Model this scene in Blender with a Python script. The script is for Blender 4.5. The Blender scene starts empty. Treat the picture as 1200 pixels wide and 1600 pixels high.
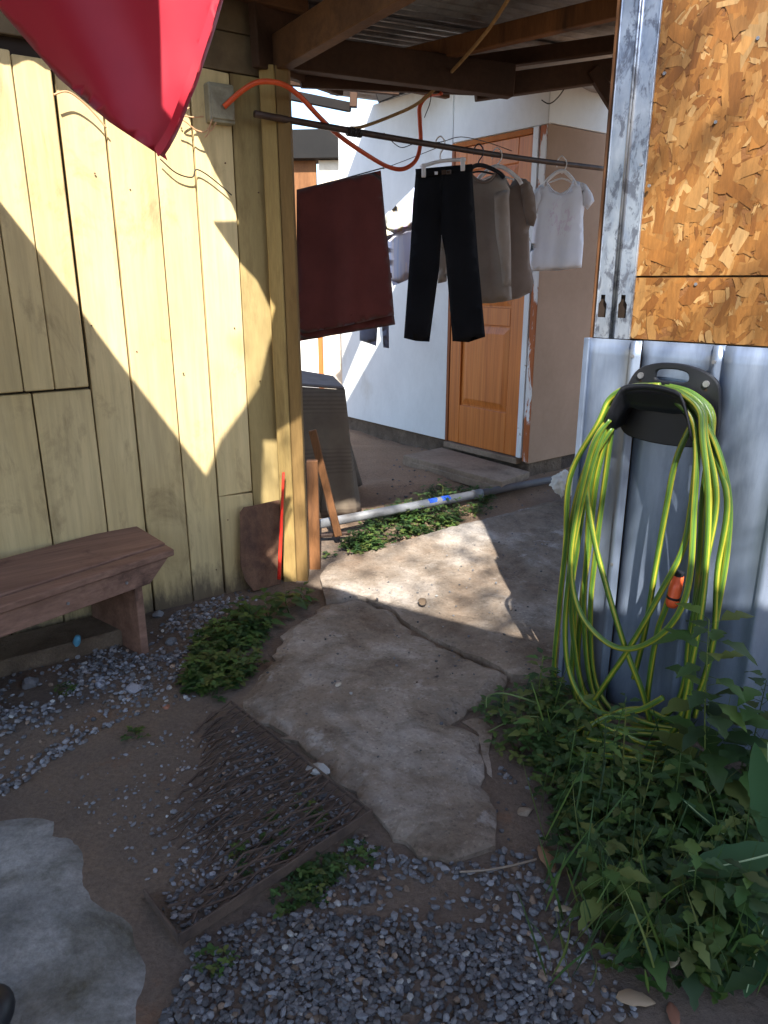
import bpy, bmesh, math, random
from mathutils import Vector, Matrix, noise
from mathutils.geometry import delaunay_2d_cdt
R = math.radians
random.seed(7)
scene = bpy.context.scene
COL = scene.collection

# ------------------------------------------------------------------ camera
TH, FPX, HC = R(17.4), 1150.0, 1.5
cam_d = bpy.data.cameras.new('camera'); cam = bpy.data.objects.new('camera', cam_d); COL.objects.link(cam)
cam_d.sensor_fit = 'VERTICAL'; cam_d.sensor_height = 36; cam_d.lens = 36 * FPX / 1600
cam_d.clip_start = 0.02; cam_d.clip_end = 500
cam.location = (0, 0, HC); cam.rotation_euler = (R(90) - TH, 0, 0)
scene.camera = cam

# ------------------------------------------------------------------ sky, sun, exposure
SUN_EL = R(47); SUN_H = Vector((0.07, -1.0)).normalized()
SUN = Vector((SUN_H.x * math.cos(SUN_EL), SUN_H.y * math.cos(SUN_EL), math.sin(SUN_EL)))   # towards the sun
world = bpy.data.worlds.new('World'); scene.world = world; world.use_nodes = True
wn = world.node_tree.nodes; wl = world.node_tree.links
sky = wn.new('ShaderNodeTexSky'); sky.sky_type = 'NISHITA'; sky.sun_disc = False
sky.sun_elevation = SUN_EL; sky.sun_rotation = math.atan2(SUN_H.x, SUN_H.y)
sky.air_density = 1.0; sky.dust_density = 1.0; sky.ozone_density = 2.0
wl.new(sky.outputs[0], wn['Background'].inputs[0]); wn['Background'].inputs[1].default_value = 0.14
sun_d = bpy.data.lights.new('sun', 'SUN'); sun_d.energy = 5.0; sun_d.angle = R(0.53); sun_d.color = (1, 0.95, 0.86)
sun_o = bpy.data.objects.new('sun', sun_d); COL.objects.link(sun_o)
sun_o.rotation_euler = (-SUN).to_track_quat('-Z', 'Y').to_euler(); sun_o.location = (0, -3, 8)
vs = scene.view_settings; vs.view_transform = 'Standard'; vs.look = 'None'; vs.gamma = 1; vs.use_curve_mapping = False
vs.exposure = 1.75
scene.cycles.max_bounces = 7; scene.cycles.diffuse_bounces = 4; scene.cycles.caustics_reflective = False; scene.cycles.caustics_refractive = False

# ------------------------------------------------------------------ helpers: places
def ray(px, py):
    u = (px - 600) / FPX; v = (800 - py) / FPX
    return Vector((u, math.cos(TH) + v * math.sin(TH), -math.sin(TH) + v * math.cos(TH)))
CAM = Vector((0, 0, HC))
def atY(px, py, Y):
    d = ray(px, py); return CAM + d * (Y / d.y)
def atZ(px, py, z):
    d = ray(px, py); return CAM + d * ((z - HC) / d.z)
def sm(a, b, x):
    t = min(1, max(0, (x - a) / (b - a))); return t * t * (3 - 2 * t)
def gz0(x, y):
    return 0.2 * sm(3.3, 5.2, y)
def gz(x, y):
    n = noise.noise(Vector((x * 2.2, y * 2.2, 3))) * .014 + noise.noise(Vector((x * 7, y * 7, 9))) * .006
    n += noise.noise(Vector((x * 4.5, y * 4.5, 6))) * .022 * sm(4.0, 4.8, y)
    return gz0(x, y) + n * (1 if abs(x) < 5 and y < 12 else 0)
def G(px, py):
    z = 0.0
    for i in range(8):
        p = atZ(px, py, z); z = gz0(p.x, p.y)
    return p
class Fr:
    """A vertical wall plane: o origin, a along the wall, n outward."""
    def __init__(s, o, a, n):
        s.o = Vector(o); s.a = Vector((a[0], a[1], 0)).normalized(); s.n = Vector((n[0], n[1], 0)).normalized()
    def P(s, q, z, h=0): return s.o + s.a * q + s.n * h + Vector((0, 0, z))
    def px(s, x, y, h=0):
        d = ray(x, y); o = s.o + s.n * h
        t = (o - CAM).dot(s.n) / d.dot(s.n); p = CAM + d * t
        return ((p - s.o).dot(s.a), p.z)
YW = Fr((-.54, 3.60, 0), (-.816, -.578), (.578, -.816))        # yellow plank wall, q runs to the left
RW = Fr((.684, 2.584, 0), (.70, -.714), (-.714, -.70))         # right shed, q runs to the right
SW = Fr((.996, 4.97, 0), (-.616, .788), (-.788, -.616))        # white shed front, q runs to the left
SS = Fr((.996, 4.97, 0), (.788, .616), (.616, -.788))          # white shed side, q runs to the right

# ------------------------------------------------------------------ helpers: objects
def tag(o, label=None, cat=None, group=None, kind=None):
    if label: o['label'] = label
    if cat: o['category'] = cat
    if group: o['group'] = group
    if kind: o['kind'] = kind
    return o
def thing(name, label, cat, loc=(0, 0, 0), group=None):
    o = bpy.data.objects.new(name, None); COL.objects.link(o); o.location = loc; o.empty_display_size = .1
    return tag(o, label, cat, group)
def link(name, me, mat, parent=None, smooth=False):
    if mat is not None:
        for m in (mat if isinstance(mat, (list, tuple)) else [mat]): me.materials.append(m)
    if smooth:
        me.polygons.foreach_set('use_smooth', [True] * len(me.polygons))
    o = bpy.data.objects.new(name, me); COL.objects.link(o)
    if parent is not None:
        o.parent = parent; o.matrix_parent_inverse = Matrix.Translation(-Vector(parent_world(parent)))
    return o
def parent_world(p):
    v = Vector(p.location)
    return v
def mesh(name, v, f, mat, parent=None, smooth=False):
    me = bpy.data.meshes.new(name); me.from_pydata([tuple(p) for p in v], [], f); me.update()
    bm = bmesh.new(); bm.from_mesh(me); bmesh.ops.recalc_face_normals(bm, faces=bm.faces); bm.to_mesh(me); bm.free()
    return link(name, me, mat, parent, smooth)
def bev(o, w=.003, seg=1):
    m = o.modifiers.new('bevel', 'BEVEL'); m.width = w; m.segments = seg; m.limit_method = 'ANGLE'; m.angle_limit = R(35); return o
BOXF = [(0, 1, 3, 2), (4, 6, 7, 5), (0, 4, 5, 1), (2, 3, 7, 6), (0, 2, 6, 4), (1, 5, 7, 3)]
def wallbox(name, fr, q0, q1, z0, z1, h0, h1, mat, parent=None, bw=.003, skew=0.0, topskew=0.0):
    v = []
    for q in (q0, q1):
        for z in (z0, z1):
            for h in (h0, h1):
                zz = z
                if z == z1: zz = z + topskew * (1 if q == q1 else -1)
                v.append(fr.P(q + (skew if z == z1 else 0), zz, h))
    o = mesh(name, v, BOXF, mat, parent)
    return bev(o, bw) if bw else o
def beam(name, p0, p1, w, h, mat, parent=None, up=Vector((0, 0, 1)), bw=.004):
    p0 = Vector(p0); p1 = Vector(p1); d = (p1 - p0).normalized(); s = d.cross(up).normalized(); u = s.cross(d).normalized()
    v = [p + s * (a * w / 2) + u * (b * h / 2) for p in (p0, p1) for a in (-1, 1) for b in (-1, 1)]
    o = mesh(name, v, BOXF, mat, parent); return bev(o, bw) if bw else o
def catmull(pts, n=6, closed=False):
    pts = [Vector(p) for p in pts]; out = []; N = len(pts)
    rng = N if closed else N - 1
    for i in range(rng):
        if closed: a, b, c, d = pts[i - 1], pts[i], pts[(i + 1) % N], pts[(i + 2) % N]
        else: a, b, c, d = pts[max(i - 1, 0)], pts[i], pts[i + 1], pts[min(i + 2, N - 1)]
        for k in range(n):
            t = k / n
            out.append(.5 * ((2 * b) + (c - a) * t + (2 * a - 5 * b + 4 * c - d) * t * t + (3 * b - a - 3 * c + d) * t ** 3))
    if not closed: out.append(pts[-1])
    return out
def tube_data(pts, r, sides=8, rfn=None, twist=0.0):
    V = []; Fc = []; n = len(pts); nrm = None
    for i, p in enumerate(pts):
        t = (pts[min(i + 1, n - 1)] - pts[max(i - 1, 0)])
        t = t.normalized() if t.length > 1e-9 else Vector((0, 0, 1))
        if nrm is None:
            nrm = t.orthogonal().normalized()
        nrm = (nrm - t * nrm.dot(t)).normalized(); b = t.cross(nrm)
        rr = r if rfn is None else r * rfn(i / (n - 1))
        for k in range(sides):
            a = 2 * math.pi * k / sides + twist * i
            V.append(p + (nrm * math.cos(a) + b * math.sin(a)) * rr)
    for i in range(n - 1):
        for k in range(sides):
            Fc.append((i * sides + k, i * sides + (k + 1) % sides, (i + 1) * sides + (k + 1) % sides, (i + 1) * sides + k))
    Fc.append(tuple(range(sides - 1, -1, -1))); Fc.append(tuple(range((n - 1) * sides, n * sides)))
    return V, Fc
def tube(name, pts, r, mat, parent=None, sides=8, n=6, rfn=None):
    V, Fc = tube_data(catmull(pts, n) if n > 1 else [Vector(p) for p in pts], r, sides, rfn)
    return mesh(name, V, Fc, mat, parent, True)
def inpoly(x, y, P):
    c = False; j = len(P) - 1
    for i in range(len(P)):
        if (P[i][1] > y) != (P[j][1] > y) and x < (P[j][0] - P[i][0]) * (y - P[i][1]) / (P[j][1] - P[i][1]) + P[i][0]: c = not c
        j = i
    return c
def densify(P, step):
    out = []
    for i in range(len(P)):
        a = Vector(P[i]); b = Vector(P[(i + 1) % len(P)]); k = max(1, int((b - a).length / step))
        for j in range(k): out.append(a + (b - a) * (j / k))
    return out
def dist_poly(x, y, P):
    p = Vector((x, y)); best = 9
    for i in range(len(P)):
        a = P[i]; b = P[(i + 1) % len(P)]; ab = b - a; L = ab.length_squared
        t = 0 if L == 0 else max(0, min(1, (p - a).dot(ab) / L)); best = min(best, (a + ab * t - p).length)
    return best
def cdt(P, step, holes=(), rnd=.25):
    """Triangulate a 2D outline (minus holes) with inner points about step apart."""
    loops = [[Vector(p) for p in P]] + [[Vector(p) for p in h] for h in holes]
    V = []; E = []
    for L in loops:
        b = len(V); V += L; E += [(b + i, b + (i + 1) % len(L)) for i in range(len(L))]
    xs = [p.x for p in loops[0]]; ys = [p.y for p in loops[0]]
    rr = random.Random(3)
    if step:
        y = min(ys) + step / 2
        while y < max(ys):
            x = min(xs) + step / 2
            while x < max(xs):
                a = x + rr.uniform(-rnd, rnd) * step; b = y + rr.uniform(-rnd, rnd) * step
                if inpoly(a, b, loops[0]) and dist_poly(a, b, loops[0]) > step * .4 and not any(inpoly(a, b, h) or dist_poly(a, b, h) < step * .4 for h in loops[1:]):
                    V.append(Vector((a, b)))
                x += step
            y += step
    r = delaunay_2d_cdt(V, E, [], 0, 1e-5)
    v, f = r[0], r[2]; out = []
    for t in f:
        c = sum((v[i] for i in t), Vector((0, 0))) / len(t)
        if inpoly(c.x, c.y, loops[0]) and not any(inpoly(c.x, c.y, h) for h in loops[1:]): out.append(tuple(t))
    return v, out, loops
def solid_from_cdt(v, f, top, bot):
    """top(p2)/bot(p2) -> 3D. Closed solid."""
    n = len(v); V = [top(p) for p in v] + [bot(p) for p in v]
    F = [tuple(t) for t in f] + [tuple(n + i for i in reversed(t)) for t in f]
    ec = {}
    for t in f:
        for i in range(len(t)):
            a, b = t[i], t[(i + 1) % len(t)]; ec[(a, b)] = 1
    for (a, b) in ec:
        if (b, a) not in ec: F.append((b, a, n + a, n + b))
    return V, F

# ------------------------------------------------------------------ helpers: materials
def lin(r, g, b):
    f = lambda c: (c / 255 / 12.92) if c / 255 <= .04045 else ((c / 255 + .055) / 1.055) ** 2.4
    return (f(r), f(g), f(b), 1)
def newmat(name):
    m = bpy.data.materials.new(name); m.use_nodes = True
    nt = m.node_tree; return m, nt.nodes, nt.links, nt.nodes['Principled BSDF']
def noise_node(n, l, scale, detail=4, rough=.6, stretch=None, coord='Object', vec=None, dist=0):
    t = n.new('ShaderNodeTexNoise'); t.inputs['Scale'].default_value = scale; t.inputs['Detail'].default_value = detail
    t.inputs['Roughness'].default_value = rough; t.inputs['Distortion'].default_value = dist
    if vec is None:
        tc = n.new('ShaderNodeTexCoord'); vec = tc.outputs[coord]
    if stretch:
        mp = n.new('ShaderNodeMapping'); mp.inputs['Scale'].default_value = stretch; l.new(vec, mp.inputs['Vector']); vec = mp.outputs[0]
    l.new(vec, t.inputs['Vector']); return t
def ramp(n, l, src, stops):
    r = n.new('ShaderNodeValToRGB'); el = r.color_ramp.elements
    while len(el) < len(stops): el.new(.5)
    for e, (p, c) in zip(el, stops): e.position = p; e.color = c if len(c) == 4 else (*c, 1)
    l.new(src, r.inputs[0]); return r
def mix(n, l, fac, a, b, mode='MIX'):
    m = n.new('ShaderNodeMix'); m.data_type = 'RGBA'; m.blend_type = mode
    if isinstance(fac, (int, float)): m.inputs[0].default_value = fac
    else: l.new(fac, m.inputs[0])
    for i, s in ((6, a), (7, b)):
        if isinstance(s, tuple): m.inputs[i].default_value = s
        else: l.new(s, m.inputs[i])
    return m.outputs[2]
def bump(n, l, src, b, strength=.3, dist=.01):
    u = n.new('ShaderNodeBump'); u.inputs['Strength'].default_value = strength; u.inputs['Distance'].default_value = dist
    l.new(src, u.inputs['Height']); l.new(u.outputs[0], b.inputs['Normal']); return u
def G1(v): return (v, v, v, 1)
def mat2(name, ca, cb, scale=6, stretch=None, rough=.8, bumps=.3, bscale=None, metallic=0, spec=.3, stain=None, stain_scale=2.5, stain_amt=(.5, .68), vary=.0, coord='Object', bdist=.006, fine=0.0, rot=None):
    """Two colours broken up by noise, an optional stain with its own shape, fine relief."""
    m, n, l, b = newmat(name); rotv = None
    if rot is not None:
        tc = n.new('ShaderNodeTexCoord'); mp = n.new('ShaderNodeMapping'); mp.inputs['Rotation'].default_value = (0, 0, -rot); l.new(tc.outputs[coord], mp.inputs[0]); rotv = mp.outputs[0]
    t = noise_node(n, l, scale, 6, .62, stretch, coord, rotv)
    c = ramp(n, l, t.outputs[0], [(.3, ca), (.7, cb)]).outputs[0]
    if stain:
        s = noise_node(n, l, stain_scale, 8, .68, None if rot is not None else stretch, coord, dist=.4)
        sf = ramp(n, l, s.outputs[0], [(stain_amt[0], G1(0)), (stain_amt[1], G1(1))])
        c = mix(n, l, sf.outputs[0], c, stain)
    if fine:
        ft = noise_node(n, l, scale * (5 if rot is not None else 14), 4, .7, stretch, coord, rotv)
        fr = ramp(n, l, ft.outputs[0], [(.3, G1(1 - fine)), (.7, G1(1.0))])
        c = mix(n, l, 1.0, c, fr.outputs[0], 'MULTIPLY')
    if vary:
        oi = n.new('ShaderNodeObjectInfo')
        vr = ramp(n, l, oi.outputs['Random'], [(0, G1(1 - vary)), (1, G1(1.0))])
        c = mix(n, l, 1.0, c, vr.outputs[0], 'MULTIPLY')
    l.new(c, b.inputs['Base Color']); b.inputs['Roughness'].default_value = rough; b.inputs['Metallic'].default_value = metallic
    b.inputs['Specular IOR Level'].default_value = spec
    if bumps:
        bt = noise_node(n, l, bscale or scale * 5, 6, .65, stretch, coord, rotv); bump(n, l, bt.outputs[0], b, bumps, bdist)
    return m
def attr_mat(name, rough=.8, mult=(1, 1, 1, 1), bumps=0, bscale=60, trans=0.0, spec=.3):
    m, n, l, b = newmat(name)
    a = n.new('ShaderNodeAttribute'); a.attribute_name = 'Col'
    c = mix(n, l, 1.0, a.outputs['Color'], mult, 'MULTIPLY')
    if bumps:
        t = noise_node(n, l, bscale, 4); c2 = ramp(n, l, t.outputs[0], [(.3, G1(.75)), (.7, G1(1))]); c = mix(n, l, 1.0, c, c2.outputs[0], 'MULTIPLY'); bump(n, l, t.outputs[0], b, bumps, .004)
    l.new(c, b.inputs['Base Color']); b.inputs['Roughness'].default_value = rough; b.inputs['Specular IOR Level'].default_value = spec
    if trans:
        out = n['Material Output']; tr = n.new('ShaderNodeBsdfTranslucent'); l.new(c, tr.inputs[0])
        mx = n.new('ShaderNodeMixShader'); mx.inputs[0].default_value = trans
        l.new(b.outputs[0], mx.inputs[1]); l.new(tr.outputs[0], mx.inputs[2]); l.new(mx.outputs[0], out.inputs[0])
    return m
def set_cols(me, cols):
    """cols: one rgb per face"""
    a = me.color_attributes.new('Col', 'FLOAT_COLOR', 'CORNER'); data = []
    for p, c in zip(me.polygons, cols):
        data += [c[0], c[1], c[2], 1.0] * p.loop_total
    a.data.foreach_set('color', data)

M = {}
def yellow_mat():
    m, n, l, b = newmat('yellow_paint')
    t = noise_node(n, l, 3, 5, .6, (1, 1, .35)); c = ramp(n, l, t.outputs[0], [(.3, lin(192, 170, 122)), (.7, lin(212, 192, 146))]).outputs[0]
    g = noise_node(n, l, 26, 5, .7, (1.3, 1.3, .08)); gr = ramp(n, l, g.outputs[0], [(.35, G1(.80)), (.62, G1(1))]); c = mix(n, l, 1.0, c, gr.outputs[0], 'MULTIPLY')
    s = noise_node(n, l, 4.5, 9, .72, (1, 1, .5), dist=.6); sr = ramp(n, l, s.outputs[0], [(.53, G1(0)), (.72, G1(.8))]); c = mix(n, l, sr.outputs[0], c, lin(126, 108, 78))
    # worn paint and mud splash along the foot of the planks
    tc = n.new('ShaderNodeTexCoord'); sx = n.new('ShaderNodeSeparateXYZ'); l.new(tc.outputs['Object'], sx.inputs[0])
    wn_ = noise_node(n, l, 16, 6, .7, (1, 1, .3)); ad = n.new('ShaderNodeMath'); ad.operation = 'MULTIPLY_ADD'; l.new(wn_.outputs[0], ad.inputs[0]); ad.inputs[1].default_value = -.42; l.new(sx.outputs[2], ad.inputs[2])
    wr = ramp(n, l, ad.outputs[0], [(0.0, G1(0)), (.5, G1(1))]); wr.color_ramp.elements[0].position = 0; 
    mr = n.new('ShaderNodeMapRange'); mr.inputs[1].default_value = -.19; mr.inputs[2].default_value = -.05; mr.inputs[3].default_value = .9; mr.inputs[4].default_value = 0; l.new(ad.outputs[0], mr.inputs[0])
    c = mix(n, l, mr.outputs[0], c, lin(92, 80, 66))
    oi = n.new('ShaderNodeObjectInfo'); vr = ramp(n, l, oi.outputs['Random'], [(0, (.82, .80, .78, 1)), (1, (1, 1, 1, 1))]); c = mix(n, l, 1.0, c, vr.outputs[0], 'MULTIPLY')
    l.new(c, b.inputs['Base Color']); b.inputs['Roughness'].default_value = .72; b.inputs['Specular IOR Level'].default_value = .3
    bump(n, l, g.outputs[0], b, .22, .004); return m
M['yellow'] = yellow_mat()
M['shaded_plank'] = mat2('shaded_yellow_paint', lin(140, 122, 80), lin(164, 144, 98), 5, (1, 1, .2), stain=lin(110, 90, 58), stain_scale=3, bumps=.2, fine=.15)  # yellow paint with the shade under the roof put into its colour
M['gap'] = mat2('dark_backing', lin(34, 24, 18), lin(48, 36, 26), bumps=0)
M['grey_plank'] = mat2('weathered_plank', lin(92, 78, 58), lin(116, 100, 76), 8, (1, 1, 1), stain=lin(80, 66, 50), bumps=.3)
M['post'] = mat2('yellow_post_paint', lin(142, 118, 70), lin(166, 142, 90), 5, (1.5, 1.5, .15), stain=lin(106, 80, 48), stain_scale=4, stain_amt=(.50, .70), bumps=.3, fine=.25)
M['post_shaded'] = mat2('shaded_post_paint', lin(108, 84, 48), lin(136, 108, 64), 5, (1.5, 1.5, .15), stain=lin(90, 64, 38), stain_scale=4, stain_amt=(.55, .75), bumps=.3, fine=.25)  # post paint darkened, the shade on the right stud put into the colour
M['brown_wood'] = mat2('brown_wood', lin(104, 68, 40), lin(138, 94, 58), 6, (2, 2, .3), stain=lin(70, 46, 30), bumps=.3, fine=.3)
M['orange_wood'] = mat2('orange_wood', lin(160, 92, 42), lin(186, 112, 56), 5, (2, 2, .2), bumps=.25, fine=.25)
M['beam'] = mat2('roof_timber', lin(78, 52, 32), lin(108, 76, 48), 3, (1, 1, 1), stain=lin(60, 40, 26), bumps=.4, fine=.3)
M['dark_beam'] = mat2('dark_roof_timber', lin(58, 40, 28), lin(80, 56, 40), 3, bumps=.4, fine=.3)
M['tar_board'] = mat2('black_roof_board', lin(16, 13, 12), lin(26, 21, 18), 5, bumps=.3)
M['bench'] = mat2('bench_wood', lin(116, 86, 72), lin(150, 116, 100), 9, (.12, 1.6, 1.6), rot=R(36), stain=lin(74, 52, 46), stain_scale=3.5, stain_amt=(.56, .72), bumps=.35, fine=.35)
M['zinc'] = mat2('galvanised_sheet', lin(104, 120, 146), lin(156, 168, 188), 4, (1, 1, .2), rough=.42, metallic=.55, bumps=.06, spec=.5, stain=lin(100, 112, 132), stain_scale=6, stain_amt=(.5, .75), fine=.12)
M['zinc_roof'] = mat2('roof_sheet', lin(110, 110, 112), lin(150, 148, 146), 3, rough=.5, metallic=.4, bumps=.1, stain=lin(96, 80, 66), fine=.2)
M['white_wall'] = mat2('white_board', lin(206, 208, 206), lin(224, 226, 224), 2, (1, 1, .6), rough=.6, bumps=.05, stain=lin(188, 184, 174), stain_scale=3, stain_amt=(.55, .85), fine=.05)
M['beige_wall'] = mat2('bare_fibreboard', lin(146, 120, 98), lin(164, 136, 114), 2, rough=.85, bumps=.08, fine=.08)
M['concrete'] = mat2('old_concrete', lin(124, 114, 104), lin(174, 168, 162), 1.5, rough=.9, bumps=.8, bscale=34, stain=lin(104, 90, 76), stain_scale=1.3, stain_amt=(.46, .60), fine=.3, bdist=.01)
M['concrete_grey'] = mat2('grey_concrete', lin(112, 111, 108), lin(168, 166, 162), 4, rough=.9, bumps=.5, bscale=36, stain=lin(92, 88, 76), stain_scale=2.6, stain_amt=(.48, .66), fine=.4, bdist=.012)
M['foundation'] = mat2('rough_foundation', lin(84, 70, 58), lin(120, 104, 88), 9, rough=.95, bumps=.9, bscale=24, fine=.3, bdist=.02)
M['black_plastic'] = mat2('black_plastic', lin(20, 21, 26), lin(30, 32, 38), 8, rough=.42, bumps=.06, spec=.45)
M['white_plastic'] = mat2('white_plastic', lin(214, 208, 206), lin(226, 222, 220), 4, rough=.4, bumps=0, spec=.5)
M['dark_steel'] = mat2('dark_steel', lin(48, 40, 38), lin(78, 60, 52), 12, rough=.55, metallic=.3, bumps=.15)
M['screw'] = mat2('screw_head', lin(120, 120, 124), lin(160, 160, 164), 20, rough=.4, metallic=.7, bumps=0)
M['rust'] = mat2('rusty_steel', lin(84, 60, 48), lin(128, 96, 76), 14, rough=.8, metallic=.15, bumps=.3, stain=lin(70, 52, 46), fine=.3)
M['dark_rust'] = mat2('dark_rusty_steel', lin(66, 56, 52), lin(100, 84, 74), 14, rough=.8, metallic=.15, bumps=.3, fine=.3)
M['pvc_dark'] = mat2('dark_pvc', lin(76, 74, 76), lin(98, 94, 94), 6, rough=.6, bumps=.05, fine=.12)  # darker tone for the right length of the pipe
M['pvc'] = mat2('grey_pvc', lin(112, 114, 120), lin(134, 136, 140), 6, rough=.5, bumps=.05, stain=lin(96, 92, 90), fine=.12)
M['wire_dark'] = mat2('dark_wire', lin(28, 24, 22), lin(44, 38, 34), 20, rough=.5, bumps=0)
M['wire_tan'] = mat2('pale_wire', lin(170, 130, 96), lin(190, 150, 116), 20, rough=.5, bumps=0)
M['orange_tube'] = mat2('orange_conduit', lin(186, 70, 34), lin(206, 86, 44), 10, rough=.45, bumps=.05, fine=.2)
M['rope'] = mat2('tan_rope', lin(136, 108, 72), lin(164, 134, 92), 60, rough=.9, bumps=.5)
M['red'] = mat2('red_paint', lin(200, 40, 28), lin(222, 56, 38), 10, rough=.5, bumps=.05)

def worn_concrete():
    m, n, l, b = newmat('worn_concrete')
    a = noise_node(n, l, 1.4, 8, .68, dist=.3); c = ramp(n, l, a.outputs[0], [(.36, lin(104, 88, 74)), (.5, lin(128, 116, 104)), (.62, lin(158, 150, 142))]).outputs[0]
    d = noise_node(n, l, 5.5, 9, .75, dist=.5); dr = ramp(n, l, d.outputs[0], [(.36, G1(.66)), (.5, G1(.95)), (.66, G1(1.22))]); c = mix(n, l, 1.0, c, dr.outputs[0], 'MULTIPLY')
    w = noise_node(n, l, 3.2, 6, .7); wr = ramp(n, l, w.outputs[0], [(.60, G1(0)), (.66, G1(.45))]); c = mix(n, l, wr.outputs[0], c, lin(176, 170, 164))
    v = n.new('ShaderNodeTexVoronoi'); v.inputs['Scale'].default_value = 120; tc = n.new('ShaderNodeTexCoord'); l.new(tc.outputs['Object'], v.inputs['Vector'])
    hs = n.new('ShaderNodeSeparateColor'); l.new(v.outputs['Color'], hs.inputs[0]); vr = ramp(n, l, hs.outputs[0], [(.0, G1(.62)), (.12, G1(.95)), (.9, G1(1.0)), (1.0, G1(1.3))]); c = mix(n, l, .8, c, vr.outputs[0], 'MULTIPLY')
    l.new(c, b.inputs['Base Color']); b.inputs['Roughness'].default_value = .92; b.inputs['Specular IOR Level'].default_value = .2
    h = noise_node(n, l, 40, 8, .75); bump(n, l, h.outputs[0], b, .8, .012); return m
M['concrete'] = worn_concrete()

def cloth_mat(name, ca, cb, scale=5, rough=.9, weave=.12, trans=0.0, sheen=.2):
    m, n, l, b = newmat(name)
    t = noise_node(n, l, scale, 4, .6); c = ramp(n, l, t.outputs[0], [(.3, ca), (.7, cb)]).outputs[0]
    w = noise_node(n, l, 420, 2, .6); wr = ramp(n, l, w.outputs[0], [(.3, G1(1 - weave)), (.7, G1(1))]); c = mix(n, l, 1.0, c, wr.outputs[0], 'MULTIPLY')
    l.new(c, b.inputs['Base Color']); b.inputs['Roughness'].default_value = rough; b.inputs['Sheen Weight'].default_value = sheen; b.inputs['Specular IOR Level'].default_value = .15
    bump(n, l, w.outputs[0], b, .15, .001)
    if trans:
        out = n['Material Output']; tr = n.new('ShaderNodeBsdfTranslucent'); l.new(c, tr.inputs[0])
        mx = n.new('ShaderNodeMixShader'); mx.inputs[0].default_value = trans
        l.new(b.outputs[0], mx.inputs[1]); l.new(tr.outputs[0], mx.inputs[2]); l.new(mx.outputs[0], out.inputs[0])
    return m
M['maroon'] = cloth_mat('maroon_towelling', lin(84, 42, 38), lin(98, 50, 45), sheen=.1)
M['maroon_band'] = cloth_mat('maroon_woven_band', lin(64, 26, 26), lin(74, 32, 30), sheen=0)
M['black_cloth'] = cloth_mat('black_cloth', lin(16, 16, 20), lin(24, 24, 28), sheen=0)
M['taupe'] = cloth_mat('taupe_jersey', lin(146, 132, 120), lin(164, 150, 138), trans=.1)
M['taupe_dark'] = cloth_mat('dark_taupe_jersey', lin(126, 110, 98), lin(144, 126, 114), trans=.1)
M['grey_cloth'] = cloth_mat('blue_grey_jersey', lin(112, 114, 132), lin(134, 136, 152), trans=.15)

# ------------------------------------------------------------------ ground
def ground():
    def axis(lo, hi, a, b, st):
        out = []; x = a
        while x < b + 1e-6: out.append(x); x += st
        k = a; g = st * 2; pre = []
        while k > lo: k -= g; g *= 1.6; pre.append(max(k, lo))
        k = out[-1]; g = st * 2; post = []
        while k < hi: k += g; g *= 1.6; post.append(min(k, hi))
        return pre[::-1] + out + post
    X = axis(-90, 90, -2.4, 2.2, .045); Y = axis(-60, 140, .9, 7.4, .045)
    V = [(x, y, gz(x, y)) for y in Y for x in X]; w = len(X)
    F = [(j * w + i, j * w + i + 1, (j + 1) * w + i + 1, (j + 1) * w + i) for j in range(len(Y) - 1) for i in range(w - 1)]
    m, n, l, b = newmat('packed_earth')
    t = noise_node(n, l, 1.6, 8, .65); c = ramp(n, l, t.outputs[0], [(.32, lin(92, 82, 76)), (.55, lin(116, 102, 90)), (.75, lin(132, 112, 94))]).outputs[0]
    s = noise_node(n, l, 70, 6, .75); sr = ramp(n, l, s.outputs[0], [(.3, G1(.62)), (.65, G1(1.0)), (.78, G1(1.3))]); c = mix(n, l, 1.0, c, sr.outputs[0], 'MULTIPLY')
    rt = noise_node(n, l, 3.1, 6, .7); rr = ramp(n, l, rt.outputs[0], [(.58, G1(0)), (.7, G1(.5))]); c = mix(n, l, rr.outputs[0], c, lin(128, 92, 66))
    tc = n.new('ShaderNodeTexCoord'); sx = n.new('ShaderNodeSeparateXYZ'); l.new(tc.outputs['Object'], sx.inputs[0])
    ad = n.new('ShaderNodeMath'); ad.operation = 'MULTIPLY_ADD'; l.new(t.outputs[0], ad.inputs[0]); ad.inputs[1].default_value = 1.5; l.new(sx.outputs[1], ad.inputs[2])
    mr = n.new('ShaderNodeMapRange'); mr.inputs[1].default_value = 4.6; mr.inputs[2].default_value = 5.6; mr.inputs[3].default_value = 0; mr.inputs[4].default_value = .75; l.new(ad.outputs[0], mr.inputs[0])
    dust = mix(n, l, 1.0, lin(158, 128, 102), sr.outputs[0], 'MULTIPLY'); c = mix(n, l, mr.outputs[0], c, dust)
    l.new(c, b.inputs['Base Color']); b.inputs['Roughness'].default_value = .95; b.inputs['Specular IOR Level'].default_value = .15
    bump(n, l, s.outputs[0], b, .7, .012)
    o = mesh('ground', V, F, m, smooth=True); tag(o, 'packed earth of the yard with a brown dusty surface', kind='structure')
ground()

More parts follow.
